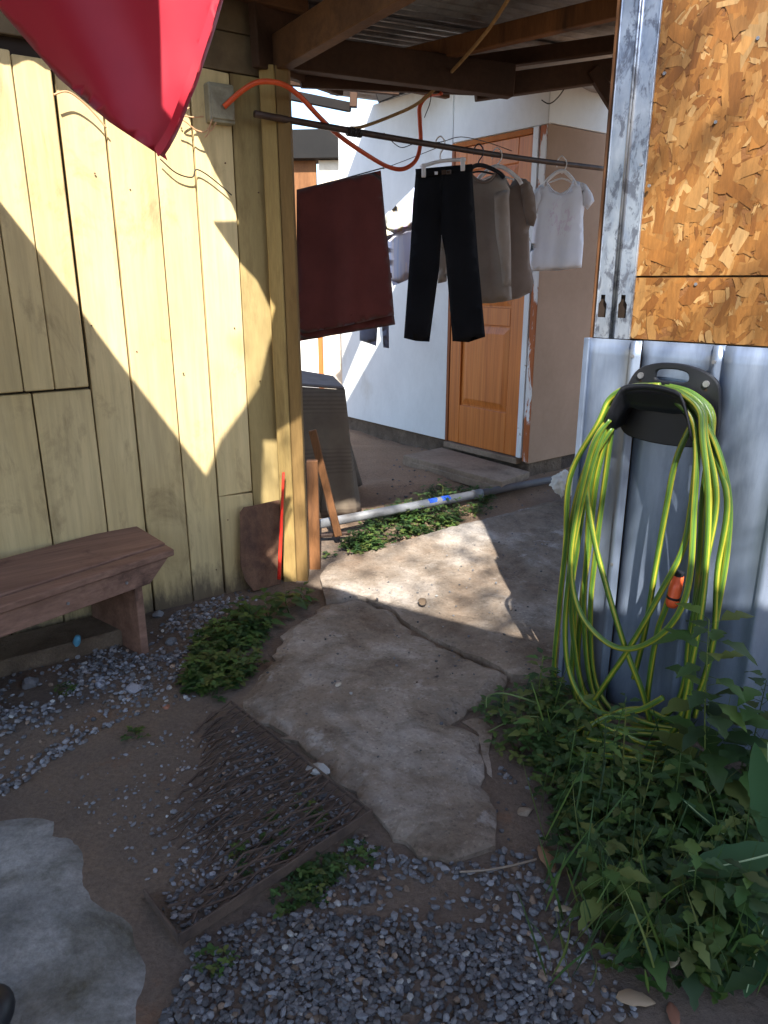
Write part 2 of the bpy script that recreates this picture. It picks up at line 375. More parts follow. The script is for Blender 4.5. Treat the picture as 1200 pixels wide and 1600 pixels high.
# ------------------------------------------------------------------ roofs overhead (the sun falls through the gaps between them)
ZR = 2.62
def to_roof(p, z=ZR):
    return p + SUN * ((z - p.z) / SUN.z)
def wall_hole(px):
    out = []
    for (x, y) in px:
        q, z = YW.px(x, y); r = to_roof(YW.P(q, z)); out.append((r.x, r.y))
    return out
lit_wall = [(-90, 205), (-60, 100)]
for x in range(-50, 86, 9): lit_wall.append((x, 112 + 7 * math.sin(x / 68 * 2 * math.pi) + x * .08))
lit_wall += [(88, 142), (115, 148), (150, 176), (200, 205), (252, 232), (272, 196), (292, 180), (312, 222), (335, 270), (356, 308), (374, 350), (334, 351), (352, 378), (376, 412), (402, 440), (420, 478), (433, 506), (418, 545), (405, 602), (380, 642), (345, 690), (322, 744), (200, 585), (120, 478), (60, 398), (0, 322)]
hole_a = wall_hole(lit_wall)
hole_b = [(-.47, 1.24), (.1, .87), (.57, .56), (1.5, .02), (2.6, -.5), (2.6, 2.7), (1.2, 2.5), (.3, 2.22), (-.2, 2.06), (-.30, 1.92), (-.47, 1.82)]
def shade_roof():  # unseen roof added for shade, holes cut to shape the sun patches
    root = thing('shade_roof', 'unseen roof added over the near yard, its holes cut to shape the sun patches', 'roof', (0, 0, ZR))
    P = [(-3.4, -2.0), (3.2, -2.0), (3.2, 3.45), (-3.4, 3.45)]
    v, f, _ = cdt(P, .3, (hole_a, hole_b))
    V, F = solid_from_cdt(v, f, lambda p: Vector((p.x, p.y, ZR + .004)), lambda p: Vector((p.x, p.y, ZR)))
    mesh('roof_sheet', V, F, M['zinc_roof'], root)
    for y in (-1.9, -.8, .1): beam('rafter', (-2.6, y, ZR - .06), (.3 - y * .5, y, ZR - .06), .06, .1, M['beam'], root)
shade_roof()
def sky_blocker():  # unseen front added to hold back sky light
    root = thing('sky_blocker', 'unseen house front added behind the viewer to block sky light', 'house', (0, -5.6, 0))
    fr = Fr((3.4, -5.6, 0), (-1, 0), (0, 1))
    wallbox('wall', fr, 0, 2.6, -.1, 3.2, -.2, 0, M['blocker_wall'], root); wallbox('wall', fr, 3.6, 7.2, -.1, 3.2, -.2, 0, M['blocker_wall'], root); wallbox('wall', fr, 2.6, 3.6, 2.1, 3.2, -.2, -.002, M['blocker_wall'], root)
    wallbox('door', fr, 2.62, 3.58, -.02, 2.08, -.12, -.06, M['brown_wood'], root)
M['blocker_wall'] = mat2('blocker_render', lin(168, 160, 148), lin(186, 178, 166), 3, bumps=.2)
sky_blocker()

def patio_roof():
    root = thing('patio_roof', 'rusty corrugated sheet roof on dark timber beams over the passage', 'roof', (0, 3.6, 2.4))
    d = Vector((.90, .42, .0)).normalized(); s = Vector((d.y, -d.x, 0))      # d along the corrugations
    base = Vector((-.27, 4.62, ZR + .03))
    # sheets side by side from the back edge forwards
    def sheet(o0, width, a0, a1, z, mat):
        n = int(width / .0125); V = []; F = []
        for i in range(n + 1):
            w = o0 + width * i / n; h = .011 * math.sin(w / .076 * 2 * math.pi)
            for a in (a0, a1): V.append(base + d * a + s * w + Vector((0, 0, z + h - .02 * w)))
        for i in range(n): F.append((2 * i, 2 * i + 1, 2 * i + 3, 2 * i + 2))
        ob = mesh('corrugated_sheet', V, F, mat, root, True)
        so = ob.modifiers.new('solid', 'SOLIDIFY'); so.thickness = .001
    sheet(.02, .82, -.62, 1.9, .0, M['zinc_roof']); sheet(.78, 1.06, -1.0, 2.2, .012, M['zinc_roof'])
    # timbers
    B = M['beam']; D = M['dark_beam']
    beam('beam', atZ(380, 118, 2.42), atZ(640, -40, 2.46), .06, .14, B, root)
    beam('rafter', atZ(560, 110, 2.52), atZ(1010, 0, 2.54), .05, .08, M['brown_wood'], root)
    beam('rafter', atZ(655, 112, 2.56), atZ(1010, 62, 2.56), .05, .07, D, root)
    beam('beam', atY(420, 78, 3.66), atY(800, 128, 4.0), .07, .14, D, root)
    beam('beam', atY(742, 140, 4.05), atY(985, 106, 4.12), .06, .10, D, root)
    beam('board', atY(470, 128, 3.8), atY(742, 140, 4.2), .03, .05, D, root)
    beam('brace', atY(925, 108, 4.08), atY(968, 178, 4.1), .04, .06, D, root)
    beam('batten', atZ(500, 112, 2.5), atZ(700, 148, 2.5), .04, .04, B, root)
    # boards closing the roof against the plank wall
    beam('board', atY(395, 40, 3.5), atY(530, 96, 4.1), .04, .30, D, root)
    beam('board', atY(440, 98, 4.6), atY(620, 118, 5.2), .03, .22, D, root)
    beam('board', atY(440, 146, 5.4), atY(548, 168, 5.6), .03, .06, M['tar_board'], root); beam('batten', atY(552, 168, 5.55), atY(553, 140, 5.55), .05, .05, M['dark_beam'], root, Vector((0, 1, 0))); beam('board', atY(588, 150, 5.6), atY(640, 130, 5.6), .03, .09, M['tar_board'], root)
    return root
patio_roof()

def eave():
    # eave of the house with the yellow wall
    root = thing('house_eave', 'dark underside of the house eave above the yellow plank wall', 'eave', YW.P(.6, 2.75))
    V = []; F = []; n = 120
    for i in range(n + 1):
        q = -.25 + 3.2 * i / n; h = .012 * math.sin(q / .076 * 2 * math.pi)
        V.append(YW.P(q, 2.78 + h, -.5)); V.append(YW.P(q, 2.70 + h, .16))
    for i in range(n): F.append((2 * i, 2 * i + 1, 2 * i + 3, 2 * i + 2))
    o = mesh('corrugated_sheet', V, F, M['zinc_roof'], root, True); so = o.modifiers.new('solid', 'SOLIDIFY'); so.thickness = .001
    beam('fascia', YW.P(-.2, 2.63, .08), YW.P(3.0, 2.63, .08), .04, .08, M['beam'], root)
eave()

# ------------------------------------------------------------------ yellow plank wall
def plank_wall():
    root = thing('plank_wall', 'yellow painted plank wall with a patch of sun and a cut panel', 'wall', YW.P(.6, 0))
    zc = YW.px(65, 609)[1]; zt = YW.px(150, 150)[1]
    wallbox('backing', YW, -.02, 3.4, -.05, 2.75, -.10, -.035, M['gap'], root, 0)
    row = lambda x, y=480: YW.px(x, y)[0]
    J = [row(x) for x in (425, 378, 320, 263, 193, 127)]
    rng = random.Random(5)
    for i in range(len(J) - 1):
        a, b = J[i] + .0035, J[i + 1] - .0035; off = (i % 2) * .006 + rng.uniform(0, .003)
        if i == 1:      # this one is spliced
            zs = YW.px(310, 782)[1]
            wallbox('plank', YW, a, b, -.03, zs - .002, -.034, off + .002, M['yellow'], root, .003, topskew=.004)
            wallbox('plank', YW, a, b, zs + .003, 2.34, -.034, off - .001, M['yellow'], root, .003, topskew=.004)
        else:
            wallbox('plank', YW, a, b, -.03, 2.34, -.034, off, M['shaded_plank' if i == 0 else 'yellow'], root, .003)
    # lower boards left of the cut, and the proud panel above it
    L = [J[-1]] + [row(x, 700) for x in (62, -30, -125, -220)] + [J[-1] + .95, J[-1] + 1.25, J[-1] + 1.6, J[-1] + 2.0]
    L = sorted(set(L))
    for i in range(len(L) - 1):
        wallbox('plank', YW, L[i] + .003, L[i + 1] - .003, -.03, zc - .012, -.034, rng.uniform(-.003, .004), M['yellow'], root, .003)
    q = J[-1] + .012; ws = [.135, .115, .10, .12, .12, .13, .2, .25, .3, .3]
    for i, w in enumerate(ws):
        wallbox('plank', YW, q, q + w - .004, zc, 2.28 + .01 * (i % 2), -.01, .020 + .004 * (i % 2), M['yellow'], root, .004); q += w
    # head boards laid flat
    z = 2.345
    for h in (.15, .15, .1):
        wallbox('head_board', YW, -.02, 3.4, z, z + h - .004, -.034, .002, M['grey_plank'], root, .003); z += h
    # corner trim beside the post
    wallbox('corner_trim', YW, J[0] - .075, J[0] - .004, -.02, 2.34, -.034, -.004, M['grey_plank'], root)
    # nail heads
    for i in range(len(J) - 1):
        for zz in (.3, 1.2, 1.95):
            for s in (rng.uniform(.15, .85),):
                q = J[i] + (J[i + 1] - J[i]) * s; p = YW.P(q, zz + rng.uniform(-.16, .16), .0115)
                V, F = tube_data([p - YW.n * .004, p], .0035, 6); mesh('nail', V, F, M['rust'], root)
plank_wall()

# ------------------------------------------------------------------ posts beside the wall
def posts():
    z0 = -.03
    A = Vector((-.505, 3.60)); ax = Vector((.99, .14)).normalized()
    root = thing('timber_post', 'yellow painted timber post carrying the passage roof', 'post', (A.x, A.y, 0))
    p0 = G(462, 908); 
    def upright(name, x0, x1, Y, zt, dep, mat, par, lean=0):
        a = atY(x0, 900, Y); b = atY(x1, 900, Y); V = []
        for z in (z0, zt):
            for x in (a.x, b.x):
                for y in (Y, Y + dep): V.append(Vector((x + (lean if z == zt else 0), y, z)))
        return bev(mesh(name, V, [(0, 2, 3, 1), (4, 5, 7, 6), (0, 4, 6, 2), (1, 3, 7, 5), (0, 1, 5, 4), (2, 6, 7, 3)], mat, par), .004)
    upright('stud', 443, 463, 3.55, 2.38, .05, M['post'], root, -.012)
    upright('stud', 463.6, 481, 3.556, 2.38, .08, M['post_shaded'], root, -.012)
    r2 = thing('fence_stake', 'short bare brown stake standing right of the yellow post', 'stake', (-.36, 3.66, 0))
    upright('stake', 484, 501, 3.68, .62, .04, M['brown_wood'], r2)
    b0 = atY(488, 672, 4.0); b1 = atY(529, 838, 3.95)
    o = beam('leaning_batten', b0, b1, .042, .03, M['brown_wood'], None, Vector((0, -1, 0))); tag(o, 'orange brown batten leaning behind the yellow post', 'batten')
posts()

# ------------------------------------------------------------------ right shed
def osb_panel(q0, q1, z0, z1, root, seed):
    wallbox('osb_panel', RW, q0, q1, z0, z1, -.011, 0, M['osb_base'], root, 0)
    rng = random.Random(seed); V = []; F = []; C = []
    pal = [lin(182, 130, 74), lin(172, 118, 62), lin(194, 146, 92), lin(160, 106, 54), lin(146, 94, 46), lin(186, 136, 82), lin(206, 166, 118), lin(176, 122, 66), lin(166, 112, 58), lin(174, 124, 72)]
    area = (q1 - q0) * (z1 - z0); n = int(area * 2300)
    for i in range(n):
        L = rng.uniform(.04, .12) * rng.choice((1, 1, .7, .4)); W = L * rng.uniform(.18, .5); W = min(W, .042)
        a = rng.choice((rng.gauss(1.2, .45), rng.gauss(1.2, .45), rng.uniform(0, math.pi)))
        cq = rng.uniform(q0, q1); cz = rng.uniform(z0, z1); h = .0003 + .0022 * i / n
        k = 5; pts = []
        for j in range(k): pts.append((-L / 2 + L * j / (k - 1), -W / 2 * rng.uniform(.75, 1.1)))
        pts[0] = (pts[0][0] + rng.uniform(-.01, .012), pts[0][1]); 
        pts.append((L / 2 + rng.uniform(-.015, .006), rng.uniform(-.2, .2) * W))
        for j in range(k): pts.append((L / 2 - L * j / (k - 1), W / 2 * rng.uniform(.75, 1.1)))
        pts.append((-L / 2 + rng.uniform(-.006, .015), rng.uniform(-.2, .2) * W))
        ca, sa = math.cos(a), math.sin(a); b = len(V); t = rng.uniform(-.012, .012)
        for (x, y) in pts:
            V.append(RW.P(min(q1, max(q0, cq + x * ca - y * sa)), min(z1, max(z0, cz + x * sa + y * ca)), h + x * t))
        F.append(tuple(range(b, b + len(pts)))); c = rng.choice(pal); s = rng.uniform(.50, .68); C.append((c[0] * s, c[1] * s * .95, c[2] * s * .78))
    me = bpy.data.meshes.new('strands'); me.from_pydata([tuple(p) for p in V], [], F); me.update(); set_cols(me, C)
    o = link('strands', me, M['osb'], root); tag(o, kind='stuff')
def osb_mats():
    M['osb_base'] = mat2('osb_base', lin(104, 66, 34), lin(130, 88, 50), 20, bumps=.3)
    m, n, l, b = newmat('osb_strand'); a = n.new('ShaderNodeAttribute'); a.attribute_name = 'Col'
    t = noise_node(n, l, 90, 5, .7, (1, 1, .22)); r = ramp(n, l, t.outputs[0], [(.3, G1(.72)), (.7, G1(1.08))])
    c = mix(n, l, 1.0, a.outputs['Color'], r.outputs[0], 'MULTIPLY'); l.new(c, b.inputs['Base Color']); b.inputs['Roughness'].default_value = .55; b.inputs['Specular IOR Level'].default_value = .35
    bump(n, l, t.outputs[0], b, .3, .003); M['osb'] = m
osb_mats()
def right_shed():
    root = thing('tool_shed', 'shed corner of chipboard panels over grey sheet metal, metal channel at its edge', 'shed', RW.o)
    P = RW.px
    zmet = P(955, 529)[1]; zj = P(1090, 432)[1]
    qs0 = P(930, 525)[0]; qs1 = P(987, 527)[0]; qe = P(921, 525)[0]; qR = 2.0; ztop = 3.0
    osb_panel(qs1 - .03, qR, zmet + .004, zj - .003, root, 11)
    osb_panel(qs1 - .03, qR, zj + .003, ztop, root, 12)
    # bare board edge at the corner
    wallbox('corner_board', RW, qe + .002, qs0 + .006, zmet - .02, ztop, -.05, .004, M['brown_wood'], root)
    # metal channel with two keyholes
    zk = P(943, 478)[1]; w = qs1 - qs0; kq = [P(943, 478)[0], P(975, 480)[0]]
    def key(qc, zc):
        s = .0105
        return [(qc - s * 1.35, zc - .036), (qc + s * 1.35, zc - .036), (qc + s * 1.45, zc + .006), (qc + s * .75, zc + .018), (qc + s * .75, zc + .036), (qc - s * .75, zc + .036), (qc - s * .75, zc + .018), (qc - s * 1.45, zc + .006)]
    for i, (a, b) in enumerate(((qs0 + .002, qs0 + w * .46), (qs0 + w * .56, qs1 - .002))):
        v, f, _ = cdt([(a, zmet + .002), (b, zmet + .002), (b, ztop), (a, ztop)], 0, [key(min(max(kq[i], a + .022), b - .022), zk)])
        V, F = solid_from_cdt(v, f, lambda p: RW.P(p.x, p.y, .012), lambda p: RW.P(p.x, p.y, .0105))
        mesh('metal_channel', V, F, M['channel'], root)
    for q in (qs0 + w * .475, qs0 + w * .545):
        V, F = tube_data([RW.P(q, zmet + .002, .012), RW.P(q, ztop, .012)], .005, 8); mesh('channel_rib', V, F, M['channel'], root, True)
    wallbox('channel_web', RW, qs0 + w * .47, qs0 + w * .55, zmet + .003, ztop, .007, .0105, M['channel'], root, 0)
    for q in (qs0 + .002, qs1 - .006): wallbox('channel_lip', RW, q, q + .004, zmet + .002, ztop, .004, .014, M['channel'], root, .001)
    wallbox('channel_back', RW, qs0 + .004, qs1 - .004, zmet + .003, ztop, -.004, .0035, M['gap'], root, 0)
    # screws
    for (x, y) in ((1039, 115), (1119, 191), (1005, 258), (1088, 444), (1018, 291), (1185, 60)):
        q, z = P(x, y); p = RW.P(q, z, .016 if x < 1030 else .004)
        V, F = tube_data([p - RW.n * .004, p, p + RW.n * .0015], .0048, 8); mesh('screw', V, F, M['screw'], root)
    # sheet metal skirt, V ribs pressed into it
    def skirt(q0, q1, ribs, h, name='metal_sheet'):
        prof = [(q0, 0.0)]
        for r in ribs: prof += [(r - .016, 0), (r - .007, .013), (r + .007, .013), (r + .016, 0)]
        prof.append((q1, 0)); prof2 = []
        for i in range(len(prof) - 1):
            a, b = prof[i], prof[i + 1]; k = max(1, int((b[0] - a[0]) / .035))
            for j in range(k): prof2.append((a[0] + (b[0] - a[0]) * j / k, a[1] + (b[1] - a[1]) * j / k))
        prof2.append(prof[-1]); V = []; F = []; nz = 26
        for j in range(nz + 1):
            z = -.03 + (zmet + .03) * j / nz
            for (q, d) in prof2:
                dent = noise.noise(Vector((q * 5, z * 2.4, 4))) * .005 + noise.noise(Vector((q * 16, z * 6, 8))) * .0012
                V.append(RW.P(q, z, h + d + dent))
        w_ = len(prof2)
        for j in range(nz):
            for i in range(w_ - 1): F.append((j * w_ + i, j * w_ + i + 1, (j + 1) * w_ + i + 1, (j + 1) * w_ + i))
        o = mesh(name, V, F, M['zinc'], root, True); so = o.modifiers.new('solid', 'SOLIDIFY'); so.thickness = .0012; so.offset = -1
        return o
    r1 = P(990, 620)[0]; r2 = P(1115, 620)[0]
    skirt(P(921, 530)[0], r1 + .02, [r1], .020)
    skirt(r1 - .012 + .03, r2 + .02, [r2], .006)
    skirt(r2 + .022, r2 + .62, [r2 + .23, r2 + .43], .016)
    skirt(r2 + .60, 2.0, [r2 + .8], .008)
    wallbox('edge_flange', RW, P(921, 530)[0] - .004, P(921, 530)[0] + .016, -.03, zmet, -.06, .030, M['zinc'], root, .002)
    for zz in (.55, 1.27):
        for r in (r1, r2):
            p = RW.P(r, zz, .034); V, F = tube_data([p - RW.n * .006, p, p + RW.n * .002], .006, 8); mesh('screw', V, F, M['screw'], root)
    # the rest of the shed's body behind
    far = Vector((.714, .70, 0)).normalized(); v0 = P(921, 530)[0]
    a = RW.P(v0 + .01, 0, -.06); b = RW.P(2.0, 0, -.06)
    V = []
    for p in (a, b, b + far * 1.6, a + far * .5):
        V += [p + Vector((0, 0, -.05)), p + Vector((0, 0, 3.0))]
    mesh('body', V, [(0, 2, 3, 1), (2, 4, 5, 3), (4, 6, 7, 5), (6, 0, 1, 7), (1, 3, 5, 7), (0, 6, 4, 2)], M['beige_wall'], root)
M['channel'] = mat2('galvanised_channel', lin(140, 150, 168), lin(184, 190, 200), 26, (1, 1, .5), rough=.34, metallic=.75, bumps=.08, spec=.5, stain=lin(112, 116, 128), stain_scale=30, stain_amt=(.52, .6))
right_shed()

# ------------------------------------------------------------------ hose holder and hose
def hose_holder():
    qc, zc = RW.px(1057, 612)
    root = thing('hose_holder', 'black plastic hose hanger screwed to the grey sheet metal', 'hose holder', RW.P(qc, zc))
    w = .152
    out = [(-w, -.13), (-w * .98, -.02), (-w * .80, .055), (-w * .45, .085), (w * .0, .093), (w * .45, .085), (w * .85, .06), (w * 1.02, .01), (w * 1.05, -.13), (w * .5, -.16), (-w * .5, -.16)]
    out2 = [(p.x, p.y) for p in catmull([Vector((x, y, 0)) for x, y in out], 4, True)]
    slot = [(p.x, p.y) for p in catmull([Vector((x, y, 0)) for x, y in ((-.052, .05), (-.045, .068), (.0, .074), (.045, .068), (.056, .05), (.045, .038), (0, .036), (-.045, .038))], 3, True)]
    v, f, _ = cdt(out2, .03, [slot])
    V, F = solid_from_cdt(v, f, lambda p: RW.P(qc + p.x, zc + p.y, .052), lambda p: RW.P(qc + p.x, zc + p.y, .034))
    bev(mesh('back_plate', V, F, M['black_plastic'], root), .004, 2)
    for (a, b) in ((-.098, .047), (.112, .040)):
        p = RW.P(qc + a, zc + b, .055); V, F = tube_data([p - RW.n * .01, p, p + RW.n * .003], .010, 10); mesh('screw', V, F, M['screw'], root, False)
        p2 = RW.P(qc + a, zc + b - .018, .0525); V, F = tube_data([p2 - RW.n * .004, p2], .005, 8); mesh('keyhole', V, F, M['gap'], root)
    # saddle: an arched trough reaching out of the plate, with a raised front lip
    def arc(h, drop, k=18):
        o = []
        for i in range(k + 1):
            t = -1 + 2 * i / k; x = w * .93 * t; z = .018 - .034 * t * t - max(0, abs(t) - .62) ** 1.6 * .46 + drop
            o.append((x, z))
        return o
    V = []; F = []; rows = [(.05, 0), (.09, -.006), (.13, -.008), (.165, 0), (.178, .012), (.182, .024)]; k = 18
    for h, d in rows:
        for x, z in arc(h, d, k): V.append(RW.P(qc + x, zc + z, h))
    for j in range(len(rows) - 1):
        for i in range(k): F.append((j * (k + 1) + i, j * (k + 1) + i + 1, (j + 1) * (k + 1) + i + 1, (j + 1) * (k + 1) + i))
    o = mesh('saddle', V, F, M['black_plastic'], root, True); so = o.modifiers.new('solid', 'SOLIDIFY'); so.thickness = .006
    # front apron under the lip
    V = []; F = []
    for j in range(4):
        for i, (x, z) in enumerate(arc(0, .020, k)):
            t = -1 + 2 * i / k; dep = .028 + .055 * (1 - min(1, abs(t) / .9) ** 3) 
            V.append(RW.P(qc + x * (1 - .03 * j), zc + z - dep * j / 3, .182 - .018 * j))
    for j in range(3):
        for i in range(k): F.append((j * (k + 1) + i, j * (k + 1) + i + 1, (j + 1) * (k + 1) + i + 1, (j + 1) * (k + 1) + i))
    o = mesh('front_lip', V, F, M['black_plastic'], root, True); so = o.modifiers.new('solid', 'SOLIDIFY'); so.thickness = .005
    return qc, zc, w
HQ, HZ, HW = hose_holder()

def garden_hose():
    root = thing('garden_hose', 'green and yellow striped garden hose coiled over the black hanger', 'hose', RW.P(HQ, 0, .1))
    rng = random.Random(21); V = []; F = []; MI = []
    def add(pts, r=.0096, n=7, sides=12):
        c = catmull(pts, n); v, f = tube_data(c, r, sides, twist=.05); b = len(V)
        V.extend(v); F.extend([tuple(i + b for i in t) for t in f])
        for i in range(len(c) - 1):
            for k in range(sides): MI.append({0: 1, 4: 1, 8: 1, 2: 2, 6: 2, 10: 2}.get(k, 0))
        MI.extend((0, 0))
    def W(x, y, h): q, z = RW.px(x, y, h); return RW.P(q, z, h)
    Sq = lambda x, z, h: RW.P(HQ + x, HZ + z, h)
    # loops over the saddle: (left x at mid, right x at mid, bottom y, depth, sway)
    loops = [(-.175, .165, -1.16, .085, .0), (-.195, .185, -1.19, .105, .02), (-.215, .205, -1.21, .140, .03), (-.20, .225, -1.17, .10, -.03),
             (-.235, .195, -1.22, .13, .0), (-.255, .215, -1.23, .16, -.04)]
    for i, (lx, rx, bz, h, sw) in enumerate(loops):
        t = .022 + .0055 * i * .6; j = lambda a=.012: rng.uniform(-a, a)
        pts = [Sq(-.02 + j(), .018 + t * .3, h), Sq(-.09 + j(), .006 + t * .3, h), Sq(-.142, -.035 + t * .3, h), Sq(-.16 + j(), -.10, h + .01), Sq(lx * 1.0 + j(), -.30, h + j()), Sq(lx * 1.08 + j(), -.55, h - .01 + j()), Sq(lx * 1.10 + j(.03), -.80, h - .02),
               Sq(lx * .9 + sw, bz + .10, max(.05, h - .03)), Sq(lx * .35 + sw, bz, max(.05, h - .02)), Sq(rx * .4 + sw, bz + .01, max(.05, h - .02)), Sq(rx * .95 + sw * .5, bz + .14, max(.05, h - .03)),
               Sq(rx * 1.05 + j(.02), -.78, h - .02), Sq(rx * 1.08 + j(), -.52, h - .01), Sq(rx * 1.02 + j(), -.28, h + j()), Sq(.162 + j(), -.10, h + .01), Sq(.145, -.035 + t * .3, h), Sq(.09 + j(), .006 + t * .3, h), Sq(.02, .018 + t * .3, h)]
        add(pts)
    # the loops that stand out in front, traced where they hang
    f = .19
    add([W(1040, 606, .12), W(1085, 640, .13), W(1120, 700, .12), W(1139, 780, .10), W(1136, 860, .09), W(1122, 950, .08), W(1108, 1030, .07), W(1085, 1120, .06)])
    add([W(952, 655, .17), W(925, 700, .19), W(898, 820, f), W(893, 900, f), W(908, 960, f), W(945, 1002, f), W(985, 1014, f), W(1030, 994, f), W(1062, 955, f), W(1078, 900, .18), W(1084, 800, .17), W(1088, 700, .16), W(1078, 650, .15), W(1050, 622, .15)])
    add([W(948, 660, .16), W(915, 760, .18), W(892, 880, .18), W(883, 980, .18), W(890, 1050, .18), W(915, 1098, .18), W(955, 1117, .18), W(1000, 1109, .17), W(1036, 1090, .16)])
    add([W(956, 668, .14), W(918, 740, .17), W(926, 830, .17), W(950, 925, .165), W(978, 1015, .16), W(1005, 1085, .13), W(1018, 1140, .10)])
    add([W(1082, 660, .10), W(1056, 720, .11), W(1040, 800, .11), W(1024, 890, .10), W(1008, 985, .09), W(990, 1060, .08)])
    add([W(1090, 700, .12), W(1080, 790, .14), W(1066, 860, .15), W(1030, 930, .16), W(988, 1005, .165), W(945, 1070, .15), W(918, 1115, .13), W(914, 1160, .1)])
    add([W(1052, 910, .11), W(1040, 950, .12), W(1028, 985, .12), W(1018, 1040, .11), W(1012, 1110, .09), W(1030, 1180, .07)])
    # slack lying in coils at the foot
    for k in range(4):
        c = G(960 + 14 * k, 1188 - 6 * k); rx, ry = .20 - .02 * k, .11 - .01 * k; z = .015 + .018 * k
        add([Vector((c.x + math.cos(a) * rx, c.y + math.sin(a) * ry, z + .02 + .015 * math.sin(3 * a + k))) for a in [i * math.pi / 6 + k for i in range(13)]])
    c = W(878, 1055, .1)
    g = G(775, 1110); 
    me = bpy.data.meshes.new('tube'); me.from_pydata([tuple(p) for p in V], [], F); me.update()
    for m in (M['hose_green'], M['hose_yellow'], M['hose_light']): me.materials.append(m)
    me.polygons.foreach_set('material_index', MI); me.polygons.foreach_set('use_smooth', [True] * len(F)); me.update()
    o = link('tube', me, None, root)
    # quick connector
    p0 = W(1049, 947, .115); p1 = W(1060, 900, .115); d = (p1 - p0).normalized()
    V, F = tube_data([p0, p0 + d * .012, p0 + d * .03, p0 + d * .034, p0 + d * .066, p0 + d * .070, p1 + d * .002], .021, 14, lambda t: [.8, 1, 1, .92, 1.02, .95, .8][min(6, int(t * 6 + .01))]); cn = mesh('connector', V, F, M['connector'], root, True)
    V, F = tube_data([p0 + d * .029, p0 + d * .036], .0222, 14); mesh('collar', V, F, M['black_plastic'], cn)
    V, F = tube_data([p1, p1 + d * .014], .016, 12); mesh('nozzle_end', V, F, M['black_plastic'], cn)
def hm(name, a, b): M[name] = mat2(name, a, b, 9, rough=.38, bumps=.03, spec=.45)
hm('hose_green', lin(80, 108, 34), lin(100, 128, 42)); hm('hose_yellow', lin(146, 140, 44), lin(162, 152, 54)); hm('hose_light', lin(54, 86, 38), lin(70, 102, 46)); hm('connector', lin(214, 84, 44), lin(226, 100, 56))
garden_hose()

